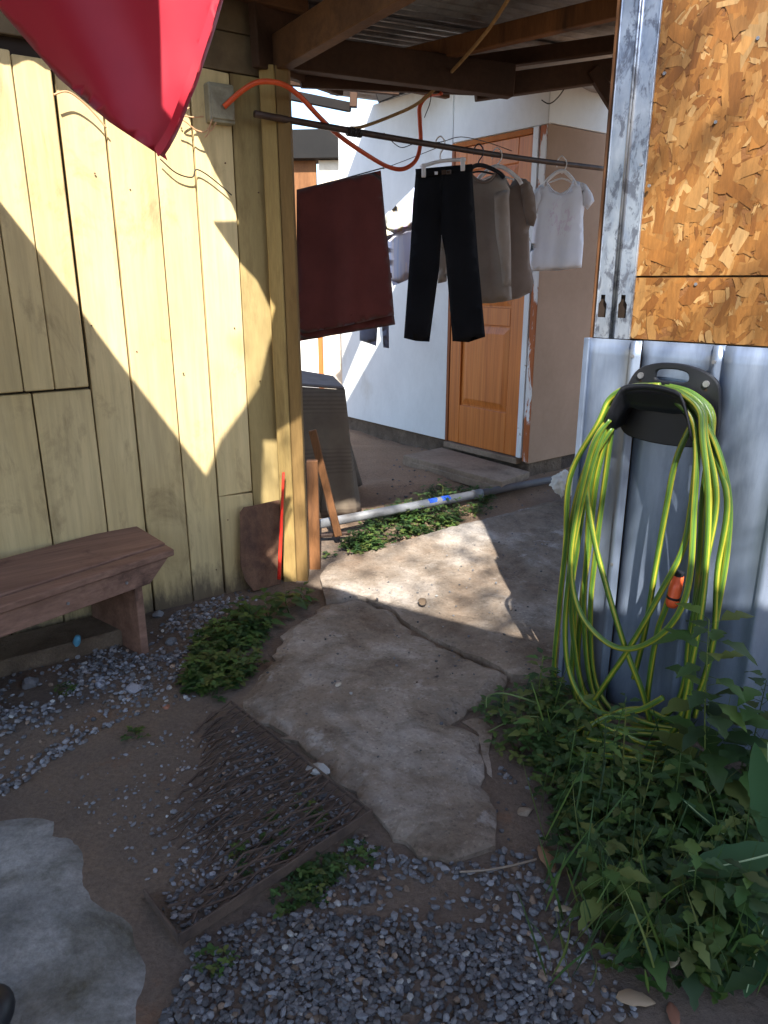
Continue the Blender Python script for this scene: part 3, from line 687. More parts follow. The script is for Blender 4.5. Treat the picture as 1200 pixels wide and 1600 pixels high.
# ------------------------------------------------------------------ white shed with the door
def white_shed():
    root = thing('white_shed', 'white boarded shed with an orange wooden door and bare side wall', 'shed', SW.o)
    zb = SW.px(690, 686)[1]; zt = 2.80; P = SW.px
    qL = P(533, 500)[0]; d0 = P(808, 700)[0]; d1 = P(700, 688)[0]; zd = P(780, 218)[1]
    zs = zb
    # front boards: left of the door, over the door
    seam = d1 + .015
    wallbox('wall_panel', SW, seam + .02, qL, zb, zt, -.03, 0, M['white_wall'], root)
    zl = zd + .015
    wallbox('wall_panel', SW, -.0, seam + .012, zl + .02, zt, -.03, .001, M['white_wall'], root)
    wallbox('trim', SW, .105 * .55, .105, zb, zl + .015, -.02, .012, M['white_trim'], root)
    wallbox('corner_post', SW, .0, .052, zb - .02, zl + .015, -.03, .006, M['peeling'], root)
    wallbox('jamb', SW, d1 - .0, d1 + .03, zb, zd + .02, -.03, .008, M['door_dark'], root)
    wallbox('head_trim', SW, .11, d1 + .03, zd - .005, zd + .028, -.03, .010, M['orange_wood'], root)
    wallbox('sill', SW, .08, d1 + .02, zb - .045, zb - .004, -.05, .03, M['weathered'], root)
    # door leaf: stiles, rails and panels
    a, b, z0, z1 = .108, d1 - .003, zb + .002, zd - .008
    leaf = wallbox('door', SW, a, b, z0, z1, -.03, -.012, M['door'], root, 0)
    st = .115; zr = [P(760, 505)[1], P(760, 480)[1]]
    def piece(nm, q0, q1, za, zb_, h): 
        o = wallbox(nm, SW, q0, q1, za, zb_, -.0118, h, M['door'], leaf, .004); return o
    piece('stile', a, a + st, z0, z1, .004); piece('stile', b - st, b, z0, z1, .004)
    lowtop = P(760, 508)[1]; lowbot = P(760, 640)[1]
    piece('rail', a + st, b - st, z0, lowbot, .0035); piece('rail', a + st, b - st, lowtop, lowtop + .12, .0035); piece('rail', a + st, b - st, z1 - .15, z1, .0035)
    mid = (a + b) / 2
    for (za, zb_) in ((lowbot, lowtop), (lowtop + .12, z1 - .15)):
        # raised and fielded panel
        q0, q1 = a + st + .012, b - st - .012; V = []
        for (ins, h) in ((0, -.010), (.045, .001)):
            for (q, z) in ((q0 + ins, za + .012 + ins), (q1 - ins, za + .012 + ins), (q1 - ins, zb_ - .012 - ins), (q0 + ins, zb_ - .012 - ins)): V.append(SW.P(q, z, h))
        mesh('panel', V, [(0, 1, 5, 4), (1, 2, 6, 5), (2, 3, 7, 6), (3, 0, 4, 7), (4, 5, 6, 7)], M['door'], leaf)
    p = SW.P(b - .05, z0 + .98, .03); V, F = tube_data([p - SW.n * .03, p, p + SW.n * .02], .022, 12, lambda t: (.5, .6, 1)[min(2, int(t * 2 + .01))]); mesh('handle', V, F, M['dark_steel'], leaf, True)
    # side wall
    wallbox('side_panel', SS, .0, .62, zb - .03, P(868, 190)[1], -.03, .002, M['beige_wall'], root)
    wallbox('side_panel', SS, .624, 1.6, zb - .03, P(868, 190)[1], -.03, .0, M['beige_wall'], root)
    wallbox('side_panel', SS, .0, 1.6, P(868, 190)[1] + .004, zt, -.03, .004, M['white_wall'], root)
    # foundation
    bs = wallbox('foundation', SW, .02, qL - .02, -.1, zb - .006, -.4, -.025, M['foundation'], root, .01)
    wallbox('foundation', SS, .03, 1.55, -.1, zb - .036, -.4, -.03, M['foundation_dark'], root, .01)
    wallbox('back_panel', SW, .0, qL, -.1, zt, -1.7, -1.67, M['white_wall'], root)
    # nails along the boards
    rng = random.Random(2)
    # sheet roof reaching out over the door
    V = []; F = []; n = 90
    for i in range(n + 1):
        q = -.25 + (qL - .25) * i / n; h = .011 * math.sin(q / .076 * 2 * math.pi)
        V.append(SW.P(q, zt + .10 + h, -1.9)); V.append(SW.P(q, zt + .02 + h, .42))
    for i in range(n): F.append((2 * i, 2 * i + 1, 2 * i + 3, 2 * i + 2))
    o = mesh('roof', V, F, M['zinc_roof'], root, True); so = o.modifiers.new('solid', 'SOLIDIFY'); so.thickness = .001
    # concrete rubble lip under the boards
def weathered():
    M['weathered'] = mat2('weathered_grey_wood', lin(128, 108, 90), lin(156, 136, 116), 4, (1, 1, 1), stain=lin(96, 80, 68), bumps=.4, fine=.3)
    M['white_trim'] = mat2('white_trim_paint', lin(210, 212, 214), lin(224, 226, 228), 4, rough=.5, bumps=.05, stain=lin(150, 130, 110), stain_scale=14, stain_amt=(.62, .68))
    M['peeling'] = mat2('peeling_post', lin(206, 204, 202), lin(218, 216, 214), 4, rough=.6, bumps=.2, stain=lin(160, 88, 44), stain_scale=7, stain_amt=(.47, .50), stretch=(2, 2, .5))
    M['door_dark'] = mat2('door_frame_wood', lin(120, 62, 26), lin(146, 80, 36), 6, (2, 2, .2), rough=.5, bumps=.2, fine=.2)
    M['foundation_dark'] = mat2('dark_foundation', lin(64, 54, 48), lin(86, 74, 66), 9, rough=.95, bumps=.8, bscale=24, fine=.3, bdist=.02)  # darker tone for the side foundation
    m, n, l, b = newmat('varnished_pine')
    t = noise_node(n, l, 7, 4, .6, (3, 3, .12), dist=.8); c = ramp(n, l, t.outputs[0], [(.3, lin(172, 92, 32)), (.5, lin(196, 112, 44)), (.72, lin(206, 126, 58))]).outputs[0]
    g = noise_node(n, l, 40, 4, .6, (3, 3, .06)); gr = ramp(n, l, g.outputs[0], [(.35, G1(.82)), (.6, G1(1))]); c = mix(n, l, 1.0, c, gr.outputs[0], 'MULTIPLY')
    l.new(c, b.inputs['Base Color']); b.inputs['Roughness'].default_value = .38; b.inputs['Specular IOR Level'].default_value = .45; bump(n, l, g.outputs[0], b, .1, .002); M['door'] = m
weathered(); white_shed()

def step():
    root = thing('door_step', 'grey weathered plank step on the earth before the door', 'step', G(730, 730))
    pts = [(630, 711), (690, 699), (828, 737), (784, 753)]
    zt = .27; Q = [atZ(x, y, zt) for x, y in pts]
    V = [p for p in Q] + [p - Vector((0, 0, .05)) for p in Q]
    F = [(0, 1, 2, 3), (7, 6, 5, 4)] + [(i, 4 + i, 4 + (i + 1) % 4, (i + 1) % 4) for i in range(4)]
    bev(mesh('plank', V, F, M['weathered'], root), .004)
    a, b = Q[0], Q[3]; beam('front_batten', a + Vector((.01, .02, -.06)), b + Vector((-.01, .02, -.06)), .04, .05, M['weathered'], root)
step()

def neighbour():
    # a further hut beyond the white shed, its pale wall in the sun
    root = thing('far_hut', 'pale hut wall in full sun glimpsed left of the white shed', 'hut', (-1.2, 8.2, 0))
    fr = Fr((-.3, 8.2, 0), (-1, .1), (-.1, -1))
    wallbox('wall_panel', fr, -.9, .37, 0, 2.68, -.05, 0, M['cream'], root); wallbox('wall_panel', fr, .40, 1.9, 0, 1.5, -.05, 0, M['white_wall'], root)
    wallbox('brown_panel', fr, .40, 1.9, 1.505, 2.68, -.05, -.01, M['brown_wood'], root)
    wallbox('batten', fr, .372, .42, 0, 1.5, -.01, .03, M['orange_wood'], root)
    wallbox('eave_board', fr, -.9, 2.0, 2.685, 2.95, -.3, .1, M['tar'], root)
    wallbox('hinge_block', fr, .37, .425, .95, 1.05, .032, .05, M['rust'], root)
M['tar'] = mat2('tarred_board', lin(12, 11, 11), lin(20, 18, 17), 6, bumps=.2)
M['cream'] = mat2('cream_wall', lin(206, 196, 176), lin(222, 212, 194), 3, bumps=.1, stain=lin(180, 164, 140))
neighbour()

# ------------------------------------------------------------------ slabs
def slab_piece(name, px, lift, thick, mat, root, seed=0, rough=.012, step_=.05, drop=.012, fall=.035):
    P = [Vector((p.x, p.y)) for p in [G(x, y) for x, y in px]]
    P = densify(P, .035); rng = random.Random(seed)
    P = [p + Vector((rng.gauss(0, rough * .4), rng.gauss(0, rough * .4))) for p in P]
    v, f, L = cdt(P, step_)
    def top(p):
        e = dist_poly(p.x, p.y, L[0]); k = min(1, e / fall)
        return Vector((p.x, p.y, gz0(p.x, p.y) + lift - (1 - k) ** 2 * drop + noise.noise(Vector((p.x * 3, p.y * 3, seed))) * .010 + noise.noise(Vector((p.x * 11, p.y * 11, seed))) * .004))
    V, F = solid_from_cdt(v, f, top, lambda p: Vector((p.x, p.y, gz0(p.x, p.y) - thick)))
    return mesh(name, V, F, mat, root)
def slabs():
    root = thing('concrete_path', 'cracked brownish concrete path leading under the roof to the back', 'path', G(620, 1050)); root['kind'] = 'structure'; 
    crack = [(508, 948), (560, 940), (612, 958), (640, 985), (700, 1018), (752, 1040), (800, 1066)]
    far = [(500, 905), (518, 888), (600, 862), (680, 838), (735, 824), (800, 808), (888, 782), (1010, 770), (1010, 1070), (870, 1070), (800, 1064)] + crack[::-1][1:]
    slab_piece('slab_piece', far, .042, .10, M['concrete'], root, 1, drop=.008, fall=.03)
    main = crack + [(770, 1088), (735, 1112), (714, 1136), (745, 1150), (752, 1200), (762, 1262), (772, 1322), (745, 1340), (700, 1348), (640, 1330), (600, 1296), (575, 1262), (520, 1215), (470, 1172), (420, 1138), (378, 1108), (385, 1086), (418, 1052), (440, 1010), (452, 982), (492, 962)]
    slab_piece('slab_piece', main, .033, .10, M['concrete'], root, 2, .026, drop=.024, fall=.05)
    side = [(722, 1132), (760, 1118), (768, 1150), (766, 1190), (772, 1240), (768, 1262), (758, 1200), (750, 1148)]
    slab_piece('slab_piece', side, .020, .09, M['concrete'], root, 3, drop=.016, fall=.03)
    r2 = thing('concrete_pad', 'pale grey concrete pad at the lower left of the yard', 'pad', G(100, 1450)); r2['kind'] = 'structure'
    slab_piece('slab', [(-250, 1290), (0, 1258), (90, 1262), (150, 1290), (205, 1372), (232, 1420), (262, 1490), (272, 1560), (280, 1700), (-250, 1750)], .012, .08, M['concrete_grey'], r2, 5, drop=.03, fall=.16)
slabs()

# ------------------------------------------------------------------ expanded-metal grate
def grate():
    c = [G(362, 1108), G(582, 1287), G(282, 1482), G(226, 1400)]
    root = thing('metal_grate', 'rusty expanded metal grate half buried in the dirt', 'grate', c[0])
    z = .035
    A, B, C_, D = [Vector((p.x, p.y, z)) for p in c]
    A.z = .030; B.z = .036; C_.z = .026; D.z = .012
    beam('frame_bar', A, B, .005, .016, M['dark_rust'], root, bw=.0015); beam('frame_bar', B, C_, .006, .034, M['dark_rust'], root, bw=.0015); beam('frame_bar', C_, D, .006, .024, M['dark_rust'], root, bw=.0015)
    # strands: long flattened diamonds running across from the far edge
    u = (B - A); L = u.length; u = u / L; w = (C_ - B); Wd = w.length; w = w / Wd
    rng = random.Random(4); N = 40; nseg = 8
    for i in range(N):
        a0 = (i + .5) / N * L; reach = Wd * (.34 + .66 * sm(0, .6, i / N)) * rng.uniform(.86, 1.05)
        reach = min(reach, Wd - .02); pts = []
        seg = .09; k = int(reach / seg) + 1; sk = rng.uniform(.35, .72)
        for j in range(k + 1):
            t = min(j * seg, reach); zig = (.5 if (j + i) % 2 else -.5) * (L / N) * 1.25
            p = A + u * (a0 + zig) + w * t
            fade = t / Wd; p.z = .034 - .003 * (j % 2) - (.07 * max(0, t / reach - sk) / (1 - sk) if i < N * .86 else 0) + rng.uniform(-.002, .002)
            pts.append(p)
        if len(pts) > 1:
            V, F = tube_data(pts, .0036, 4); mesh('strand', V, F, M['dark_rust'], root)
grate()

# ------------------------------------------------------------------ gravel (uncountable)
STONE = None
def stones(name, spots, label, mat, seed):
    rng = random.Random(seed)
    bm = bmesh.new(); bmesh.ops.create_icosphere(bm, subdivisions=1, radius=1); tv = [v.co.copy() for v in bm.verts]; tf = [tuple(v.index for v in f.verts) for f in bm.faces]; bm.free()
    V = []; F = []; C = []
    var = []
    for k in range(14):
        nz = [p * (1 + rng.uniform(-.28, .22)) for p in tv]; var.append(nz)
    for (x, y, z, s, col) in spots:
        t = rng.choice(var); e = Matrix.Rotation(rng.uniform(0, 6.28), 3, 'Z') @ Matrix.Rotation(rng.gauss(0, .35), 3, 'X') @ Matrix.Diagonal((s * rng.uniform(.8, 1.35), s * rng.uniform(.7, 1.0), s * rng.uniform(.4, .75)))
        b = len(V); o = Vector((x, y, z + s * .22))
        for p in t: V.append(e @ p + o)
        F += [(a + b, c + b, d + b) for a, c, d in tf]; C += [col] * len(tf)
    me = bpy.data.meshes.new(name); me.from_pydata([tuple(p) for p in V], [], F); me.update(); set_cols(me, C)
    o = link(name, me, mat, None); tag(o, label, 'gravel', kind='stuff'); return o
M['stone'] = attr_mat('gravel_stone', .85, bumps=.3, bscale=90)
def greys(rng):
    g = rng.choice((.06, .08, .095, .115, .14, .17)) * rng.uniform(.8, 1.2); w = rng.uniform(-.05, .06)
    if rng.random() < .02: return (.30, .30, .29)
    if rng.random() < .05: return (g * 1.3, g * .95, g * .7)
    return (g * (1 + w), g, g * (1.06 - w))
def gravel():
    rng = random.Random(9)
    def region(px, n, smin, smax, zf=gz, dens=None, bright=1.0):
        P = [Vector((p.x, p.y)) for p in [G(x, y) for x, y in px]]; out = []
        xs = [p.x for p in P]; ys = [p.y for p in P]
        while len(out) < n:
            x = rng.uniform(min(xs), max(xs)); y = rng.uniform(min(ys), max(ys))
            if not inpoly(x, y, P): continue
            if dens and rng.random() > dens(x, y): continue
            k_ = greys(rng); out.append((x, y, zf(x, y) + rng.uniform(-.003, .006), rng.uniform(smin, smax), tuple(min(.5, a * bright) for a in k_)))
        return out
    nb = lambda x, y: .15 + .85 * sm(-.25, .2, noise.noise(Vector((x * 4, y * 4, 1))))
    heap = region([(290, 1480), (360, 1440), (420, 1425), (560, 1430), (700, 1440), (810, 1470), (860, 1530), (920, 1620), (1000, 1800), (200, 1800), (250, 1600), (285, 1530)], 4600, .0055, .0115, dens=lambda x, y: .35 + .65 * nb(x, y), bright=1.0)
    stones('gravel', heap, 'blue grey crushed gravel heaped along the bottom of the yard', M['stone'], 1)
    thin = region([(560, 1300), (640, 1340), (770, 1345), (780, 1200), (830, 1220), (880, 1400), (960, 1500), (1000, 1600), (900, 1600), (820, 1480), (700, 1440), (500, 1420), (480, 1380)], 620, .004, .013, dens=nb, bright=1.3)
    stones('loose_gravel', thin, 'scattered loose stones on bare earth below the concrete path', M['stone'], 2)
    left = region([(-300, 1130), (0, 1060), (120, 1020), (240, 990), (270, 960), (360, 925), (420, 915), (400, 945), (330, 980), (290, 1020), (280, 1080), (330, 1100), (200, 1120), (100, 1180), (0, 1250), (-300, 1280)], 2600, .004, .013, dens=nb, bright=1.6)
    stones('yard_gravel', left, 'small grey gravel and chips before the wooden bench', M['stone'], 3)
    inside = region([(370, 1128), (570, 1285), (290, 1465), (250, 1420), (300, 1290)], 1100, .004, .010, dens=lambda x, y: .8, bright=1.6)
    stones('grate_gravel', inside, 'small stones caught under the strands of the rusty grate', M['stone'], 4)
    dirt = region([(60, 1240), (330, 1110), (360, 1130), (300, 1290), (240, 1400), (150, 1280)], 260, .002, .009, dens=nb, bright=1.6)
    stones('dirt_pebbles', dirt, 'sparse pebbles on the brown earth left of the grate', M['stone'], 7)
    back = region([(510, 880), (560, 830), (640, 690), (560, 670), (800, 720), (900, 760), (735, 820), (520, 885)], 260, .003, .010, dens=nb)
    stones('back_gravel', back, 'few crumbs of stone on the earth behind the path', M['stone'], 5)
    pad = region([(400, 1060), (500, 960), (860, 800), (860, 1060), (740, 1250), (520, 1200)], 160, .002, .007, zf=lambda x, y: gz0(x, y) + .045)
    stones('grit', pad, 'fine grit lying on the concrete path', M['stone'], 6)
gravel()
def rocks():
    def rock(name, px, py, s, col, lab, lift=0, flat=.5, seed=1, n=2):
        rng = random.Random(seed); bm = bmesh.new(); bmesh.ops.create_icosphere(bm, subdivisions=n, radius=1)
        cut = [(Vector((rng.uniform(-1, 1), rng.uniform(-1, 1), rng.uniform(-.6, 1))).normalized(), rng.uniform(.5, .85)) for _ in range(9)]
        for v in bm.verts:
            for d, k in cut:
                t = v.co.dot(d)
                if t > k: v.co -= d * (t - k)
            v.co += Vector((rng.uniform(-1, 1), rng.uniform(-1, 1), rng.uniform(-1, 1))) * .03
            v.co = Vector((v.co.x * s * 1.25, v.co.y * s, v.co.z * s * flat))
        bmesh.ops.rotate(bm, cent=(0, 0, 0), matrix=Matrix.Rotation(rng.uniform(0, 6), 3, 'Z'), verts=bm.verts)
        me = bpy.data.meshes.new(name); bm.to_mesh(me); bm.free()
        o = link(name, me, mat2('rock_' + lab[:12], tuple(c * .85 for c in col[:3]) + (1,), col, 20, bumps=.4, fine=.25)); p = G(px, py); o.location = (p.x, p.y, gz(p.x, p.y) + lift + s * flat * .35); tag(o, lab, 'stone')
    rock('stone', 210, 1078, .034, lin(150, 150, 158), 'pale angular stone on the gravel below the bench end', seed=3)
    rock('stone', 155, 1072, .020, lin(140, 144, 156), 'small upright pale stone left of the angular stone', flat=.9, seed=4)
    rock('stone', 48, 1068, .035, lin(112, 110, 112), 'round grey stone by the foot of the bench, left edge', flat=.8, seed=5)
    rock('stone', 268, 1004, .030, lin(106, 108, 112), 'rounded grey stone right of the bench leg', flat=.7, seed=6)
    rock('stone', 248, 962, .036, lin(120, 122, 126), 'flat grey stone against the foot of the yellow planks', flat=.5, seed=7)
    rock('stone', 496, 1132, .026, lin(150, 138, 122), 'oval beige cobble set in the concrete path', lift=.024, flat=.35, seed=8, n=3)
    rock('stone', 498, 1213, .034, lin(168, 168, 166), 'broken white mortar lump at the far edge of the grate', lift=.02, seed=9)
    rock('stone', 820, 1268, .022, lin(138, 124, 108), 'tan flat pebble at the edge of the right weeds', flat=.5, seed=10)
    rock('stone', 660, 958, .030, lin(104, 88, 72), 'brown clod in the worn hollow of the path', lift=.05, flat=.4, seed=11)
    rock('stone', 528, 1082, .014, lin(188, 176, 160), 'small whitish chip lying on the concrete path', lift=.035, seed=12)
    rock('stone', 682, 1070, .010, lin(66, 58, 52), 'small dark pebble alone on the concrete path', lift=.035, seed=13)
    rock('brick_chip', 260, 1106, .016, lin(150, 100, 78), 'small reddish brick chip below the pale stone', flat=.4, seed=14)
rocks()

# ------------------------------------------------------------------ bench
def bench():
    z = .435
    fl, fr_ = atZ(-160, 998, z), atZ(272, 856, z); bl, br = atZ(-160, 916, z), atZ(208, 818, z)
    root = thing('wooden_bench', 'low brown wooden bench standing against the yellow planks', 'bench', (fl.x, fl.y, 0))
    def plank(nm, pts, t, parent=root):
        V = [p for p in pts] + [p - Vector((0, 0, t)) for p in pts]
        return bev(mesh(nm, V, [(0, 1, 2, 3), (7, 6, 5, 4)] + [(i, 4 + i, 4 + (i + 1) % 4, (i + 1) % 4) for i in range(4)], M['bench'], parent), .004)
    k = .80; ml = bl.lerp(fl, k); mr = br.lerp(fr_, k) 
    plank('seat_board', [bl, br, mr, ml], .032)
    ml2 = bl.lerp(fl, k + .02); mr2 = br.lerp(fr_, k + .02)
    dz = Vector((0, 0, -.006)); plank('seat_board', [ml2 + dz, mr2 + dz, fr_ + dz, fl + dz], .028)
    d = (fr_ - fl).normalized(); s = (bl - fl); s = (s - d * s.dot(d)).normalized()
    # front apron with slanted end
    a0 = fl + s * .012; a1 = fr_ + s * .012 - d * .02
    def apron(off, nm):
        A0, A1 = a0 + s * off, a1 + s * off; zt = Vector((0, 0, -.036)); zb = Vector((0, 0, -.125))
        V = [A0 + zt, A1 + zt, A1 + zb - d * .10, A0 + zb]; V += [p + s * .025 for p in V]
        bev(mesh(nm, V, [(0, 1, 2, 3), (7, 6, 5, 4)] + [(i, 4 + i, 4 + (i + 1) % 4, (i + 1) % 4) for i in range(4)], M['bench'], root), .003)
    apron(0, 'apron'); wd = (bl - fl).dot(s); apron(wd - .05, 'apron')
    # end legs
    for t in (fr_ - d * .16, fl + d * .2):
        p = t + s * .04; V = []
        for zz, e in ((-.02, 0.0), (z - .036, 0.0)):
            for a, b in ((-.018, 0), (.018, 0), (.018, wd - .10), (-.018, wd - .10)):
                q = p + d * (a + e) + s * b; V.append(Vector((q.x, q.y, zz)))
        bev(mesh('leg', V, [(0, 1, 2, 3), (7, 6, 5, 4)] + [(i, 4 + i, 4 + (i + 1) % 4, (i + 1) % 4) for i in range(4)], M['bench'], root), .003)
    # screw heads on the apron
    for t in (.10, .34):
        p = fr_.lerp(fl, t + .12) + s * .012 + Vector((0, 0, -.085)); V, F = tube_data([p, p - s * .004], .006, 8); mesh('screw', V, F, M['screw'], root)
    # sleeper lying under the bench along the wall
    q0, q1 = YW.px(235, 960)[0], 3.0
    o = wallbox('concrete_kerb', YW, q0 + .12, q1, -.03, .07, .03, .26, M['foundation'], None, .008); tag(o, 'low concrete kerb in the dark under the bench', 'kerb')
bench()
def cap():
    p = YW.P(0, 0); q = G(119, 1024); V, F = tube_data([Vector((q.x, q.y, .035 + .001 * i)) + Vector((.006 * i, -.003 * i, .014 * i)) for i in range(5)], .016, 12, lambda t: .55 + .45 * math.sin(t * 3))
    o = mesh('plastic_bottle_cap', V, F, mat2('blue_plastic', lin(70, 130, 160), lin(90, 150, 178), rough=.4, bumps=0), None, True); tag(o, 'small blue plastic cap lying under the bench', 'cap')
cap()

# ------------------------------------------------------------------ sheet metal piece and red rod by the post
def tin():
    root = thing('tin_sheet', 'bent rusty brown tin sheet leaning against the foot of the wall', 'tin sheet', YW.P(.1, 0, .1))
    px = [(374, 800), (380, 792), (442, 783), (441, 850), (438, 912), (392, 920), (380, 905), (373, 880)]
    P = densify([Vector(YW.px(x, y, .06)) for x, y in px], .03); v, f, L = cdt(P, .03)
    h = lambda p: .075 - .06 * p.y + .018 * math.sin((p.x - .1) * 14)
    V, F = solid_from_cdt(v, f, lambda p: YW.P(p.x, p.y, h(p)), lambda p: YW.P(p.x, p.y, h(p) - .0015)); mesh('sheet', V, F, M['rust'], root, False)
    a = atY(436, 905, 3.46); b = atY(443, 738, 3.5)
    o = tube('red_rod', [a, a.lerp(b, .5), b], .008, M['red'], None, 8, 4, lambda t: 1.25 - .5 * t); tag(o, 'thin red painted rod leaning beside the yellow post', 'rod')
tin()

# ------------------------------------------------------------------ pipe, rag, draped box behind the post
def back_things():
    root = thing('drain_pipe', 'grey plastic pipe lying across the passage with blue print', 'pipe', atY(500, 818, 4.0))
    a, b = atY(498, 819, 3.98), atY(745, 772, 4.5); c = atY(900, 742, 4.9)
    d = (b - a).normalized(); tube('pipe', [a, b], .027, M['pvc'], root, 16, 1); tube('pipe', [b - d * .05, c], .024, M['pvc_dark'], root, 16, 1); tube('socket', [b - d * .03, b + d * .035], .030, M['pvc'], root, 16, 1)
    for t in (.69, .775):
        p = a.lerp(b, t); V = []; F = []; k = 9; L = .035; up = Vector((0, -.55, .83)); side = d.cross(up).normalized(); up = side.cross(d)
        rng = random.Random(int(t * 100))
        for i in range(k):
            ang = -.75 + 1.5 * i / (k - 1)
            for s in (-1, 1): V.append(p + d * s * L * rng.uniform(.55, 1.1) + (up * math.cos(ang) + side * math.sin(ang)) * .0276)
        for i in range(k - 1): F.append((2 * i, 2 * i + 1, 2 * i + 3, 2 * i + 2))
        mesh('blue_mark', V, F, M['blue'], root, True)
    beam('support', atY(505, 838, 4.0) + Vector((-.05, 0, 0)), atY(548, 832, 4.0), .03, .02, M['dark_steel'], root)
    # rag
    bm = bmesh.new(); bmesh.ops.create_icosphere(bm, subdivisions=4, radius=1)
    for v in bm.verts:
        n = v.co.normalized(); k = 1 + .30 * noise.noise(n * 2.2) + .22 * noise.noise(n * 5.5) + .10 * noise.noise(n * 12); v.co = n * k; v.co = Vector((v.co.x * .085, v.co.y * .07, v.co.z * .075))
    me = bpy.data.meshes.new('rag'); bm.to_mesh(me); bm.free(); o = link('rag', me, cloth_mat('white_rag', lin(190, 184, 174), lin(214, 208, 198)), None, True); p = atY(884, 755, 4.45); o.location = p; tag(o, 'crumpled off white rag at the end of the pipe', 'rag')
    # draped box
    root = thing('covered_box', 'box under a striped brown blanket behind the yellow post', 'box', atY(500, 800, 4.5))
    Y = 4.35
    T = [atY(470, 604, Y), atY(538, 609, Y), atY(522, 592, Y + .42), atY(470, 583, Y + .5)]
    Bt = [atY(470, 826, Y - .05), atY(553, 826, Y + .02), atY(556, 812, Y + .5), atY(470, 790, Y + .55)]
    for p in Bt: p.z = max(.06, gz0(p.x, p.y))
    nz = 14; ring = []
    def lerp4(A, t): 
        t = t * 3; i = min(2, int(t)); return A[i].lerp(A[i + 1], t - i)
    V = []; F = []; nu = 36; mi = []
    for j in range(nz + 1):
        for i in range(nu + 1):
            u = i / nu * 2 / 3 ; t = j / nz
            p = lerp4(T, u).lerp(lerp4(Bt, u), t ** .9); w = .018 * math.sin(u * 46 + 2 * t) * t + .034 * math.sin(u * 19 + 1) * t
            V.append(p + Vector((w, -abs(w) * .6, 0)))
    for j in range(nz):
        for i in range(nu): F.append((j * (nu + 1) + i, j * (nu + 1) + i + 1, (j + 1) * (nu + 1) + i + 1, (j + 1) * (nu + 1) + i))
    o = mesh('blanket', V, F, M['blanket'], root, True); so = o.modifiers.new('solid', 'SOLIDIFY'); so.thickness = .006; so.offset = 1
    V = T + [p + Vector((0, 0, .02)) for p in T]
    bev(mesh('lid', V, [(3, 2, 1, 0), (4, 5, 6, 7)] + [(i, (i + 1) % 4, 4 + (i + 1) % 4, 4 + i) for i in range(4)], M['lid'], root), .006)
M['blue'] = mat2('blue_print', lin(30, 70, 170), lin(44, 90, 190), 20, bumps=0)
M['lid'] = mat2('slate_lid', lin(92, 86, 86), lin(118, 112, 110), 8, bumps=.5, stain=lin(90, 84, 82))
def blanket_mat():
    m, n, l, b = newmat('striped_blanket')
    tc = n.new('ShaderNodeTexCoord'); sx = n.new('ShaderNodeSeparateXYZ'); l.new(tc.outputs['Object'], sx.inputs[0])
    w1 = n.new('ShaderNodeMath'); w1.operation = 'MULTIPLY'; l.new(sx.outputs[2], w1.inputs[0]); w1.inputs[1].default_value = 260
    sn = n.new('ShaderNodeMath'); sn.operation = 'SINE'; l.new(w1.outputs[0], sn.inputs[0])
    w2 = n.new('ShaderNodeMath'); w2.operation = 'MULTIPLY'; l.new(sx.outputs[2], w2.inputs[0]); w2.inputs[1].default_value = 17
    s2 = n.new('ShaderNodeMath'); s2.operation = 'SINE'; l.new(w2.outputs[0], s2.inputs[0])
    r2 = ramp(n, l, s2.outputs[0], [(.1, G1(0)), (.4, G1(.35))]); r1 = ramp(n, l, sn.outputs[0], [(.1, G1(0)), (.3, G1(1))])
    mu = n.new('ShaderNodeMath'); mu.operation = 'MULTIPLY'; l.new(r1.outputs[0], mu.inputs[0]); l.new(r2.outputs[0], mu.inputs[1])
    t = noise_node(n, l, 6, 5); c = ramp(n, l, t.outputs[0], [(.3, lin(88, 76, 66)), (.7, lin(110, 98, 84))]).outputs[0]
    c = mix(n, l, mu.outputs[0], c, lin(66, 54, 48)); l.new(c, b.inputs['Base Color']); b.inputs['Roughness'].default_value = .95; M['blanket'] = m
blanket_mat(); back_things()

# ------------------------------------------------------------------ cloth
def cloth(name, px, Y, mat, parent, thick=.02, folds=.012, step_=.03, seed=1, dY=0.0, fdir=0.0, ffreq=38, org=None):
    """A hanging garment: outline at distance Y, puffed to a thin closed body with vertical folds. dY: depth change per metre to the right."""
    pts = [atY(x, y, Y) for x, y in px]; x0 = sum(p.x for p in pts) / len(pts); zt = max(p.z for p in pts); zl = min(p.z for p in pts)
    P = densify([Vector((p.x, p.z)) for p in pts], step_); v, f, L = cdt(P, step_)
    def off(p):
        e = dist_poly(p.x, p.y, L[0]); return thick * min(1, e / (thick * 2.2)) ** .5
    def fold(p):
        t = (zt - p.y) / max(.05, zt - zl); s = p.x + fdir * (zt - p.y)
        a = math.sin(s * ffreq + seed + 1.5 * noise.noise(Vector((p.x * 3, p.y * 1.4, seed)))) + .6 * math.sin(s * ffreq * 1.9 + seed * 2)
        return folds * a * (.25 + .75 * t) + folds * .8 * noise.noise(Vector((p.x * 7, p.y * 4, seed + 5)))
    def at(p, sgn):
        return Vector((p.x, Y + dY * (p.x - x0) + fold(p) - sgn * off(p), p.y))
    V, F = solid_from_cdt(v, f, lambda p: at(p, 1), lambda p: at(p, -.8))
    me = bpy.data.meshes.new(name); me.from_pydata([tuple(p) for p in V], [], F); me.update()
    bm = bmesh.new(); bm.from_mesh(me); bmesh.ops.remove_doubles(bm, verts=bm.verts, dist=1e-5); bmesh.ops.recalc_face_normals(bm, faces=bm.faces); bm.to_mesh(me); bm.free()
    return link(name, me, mat, parent, True)

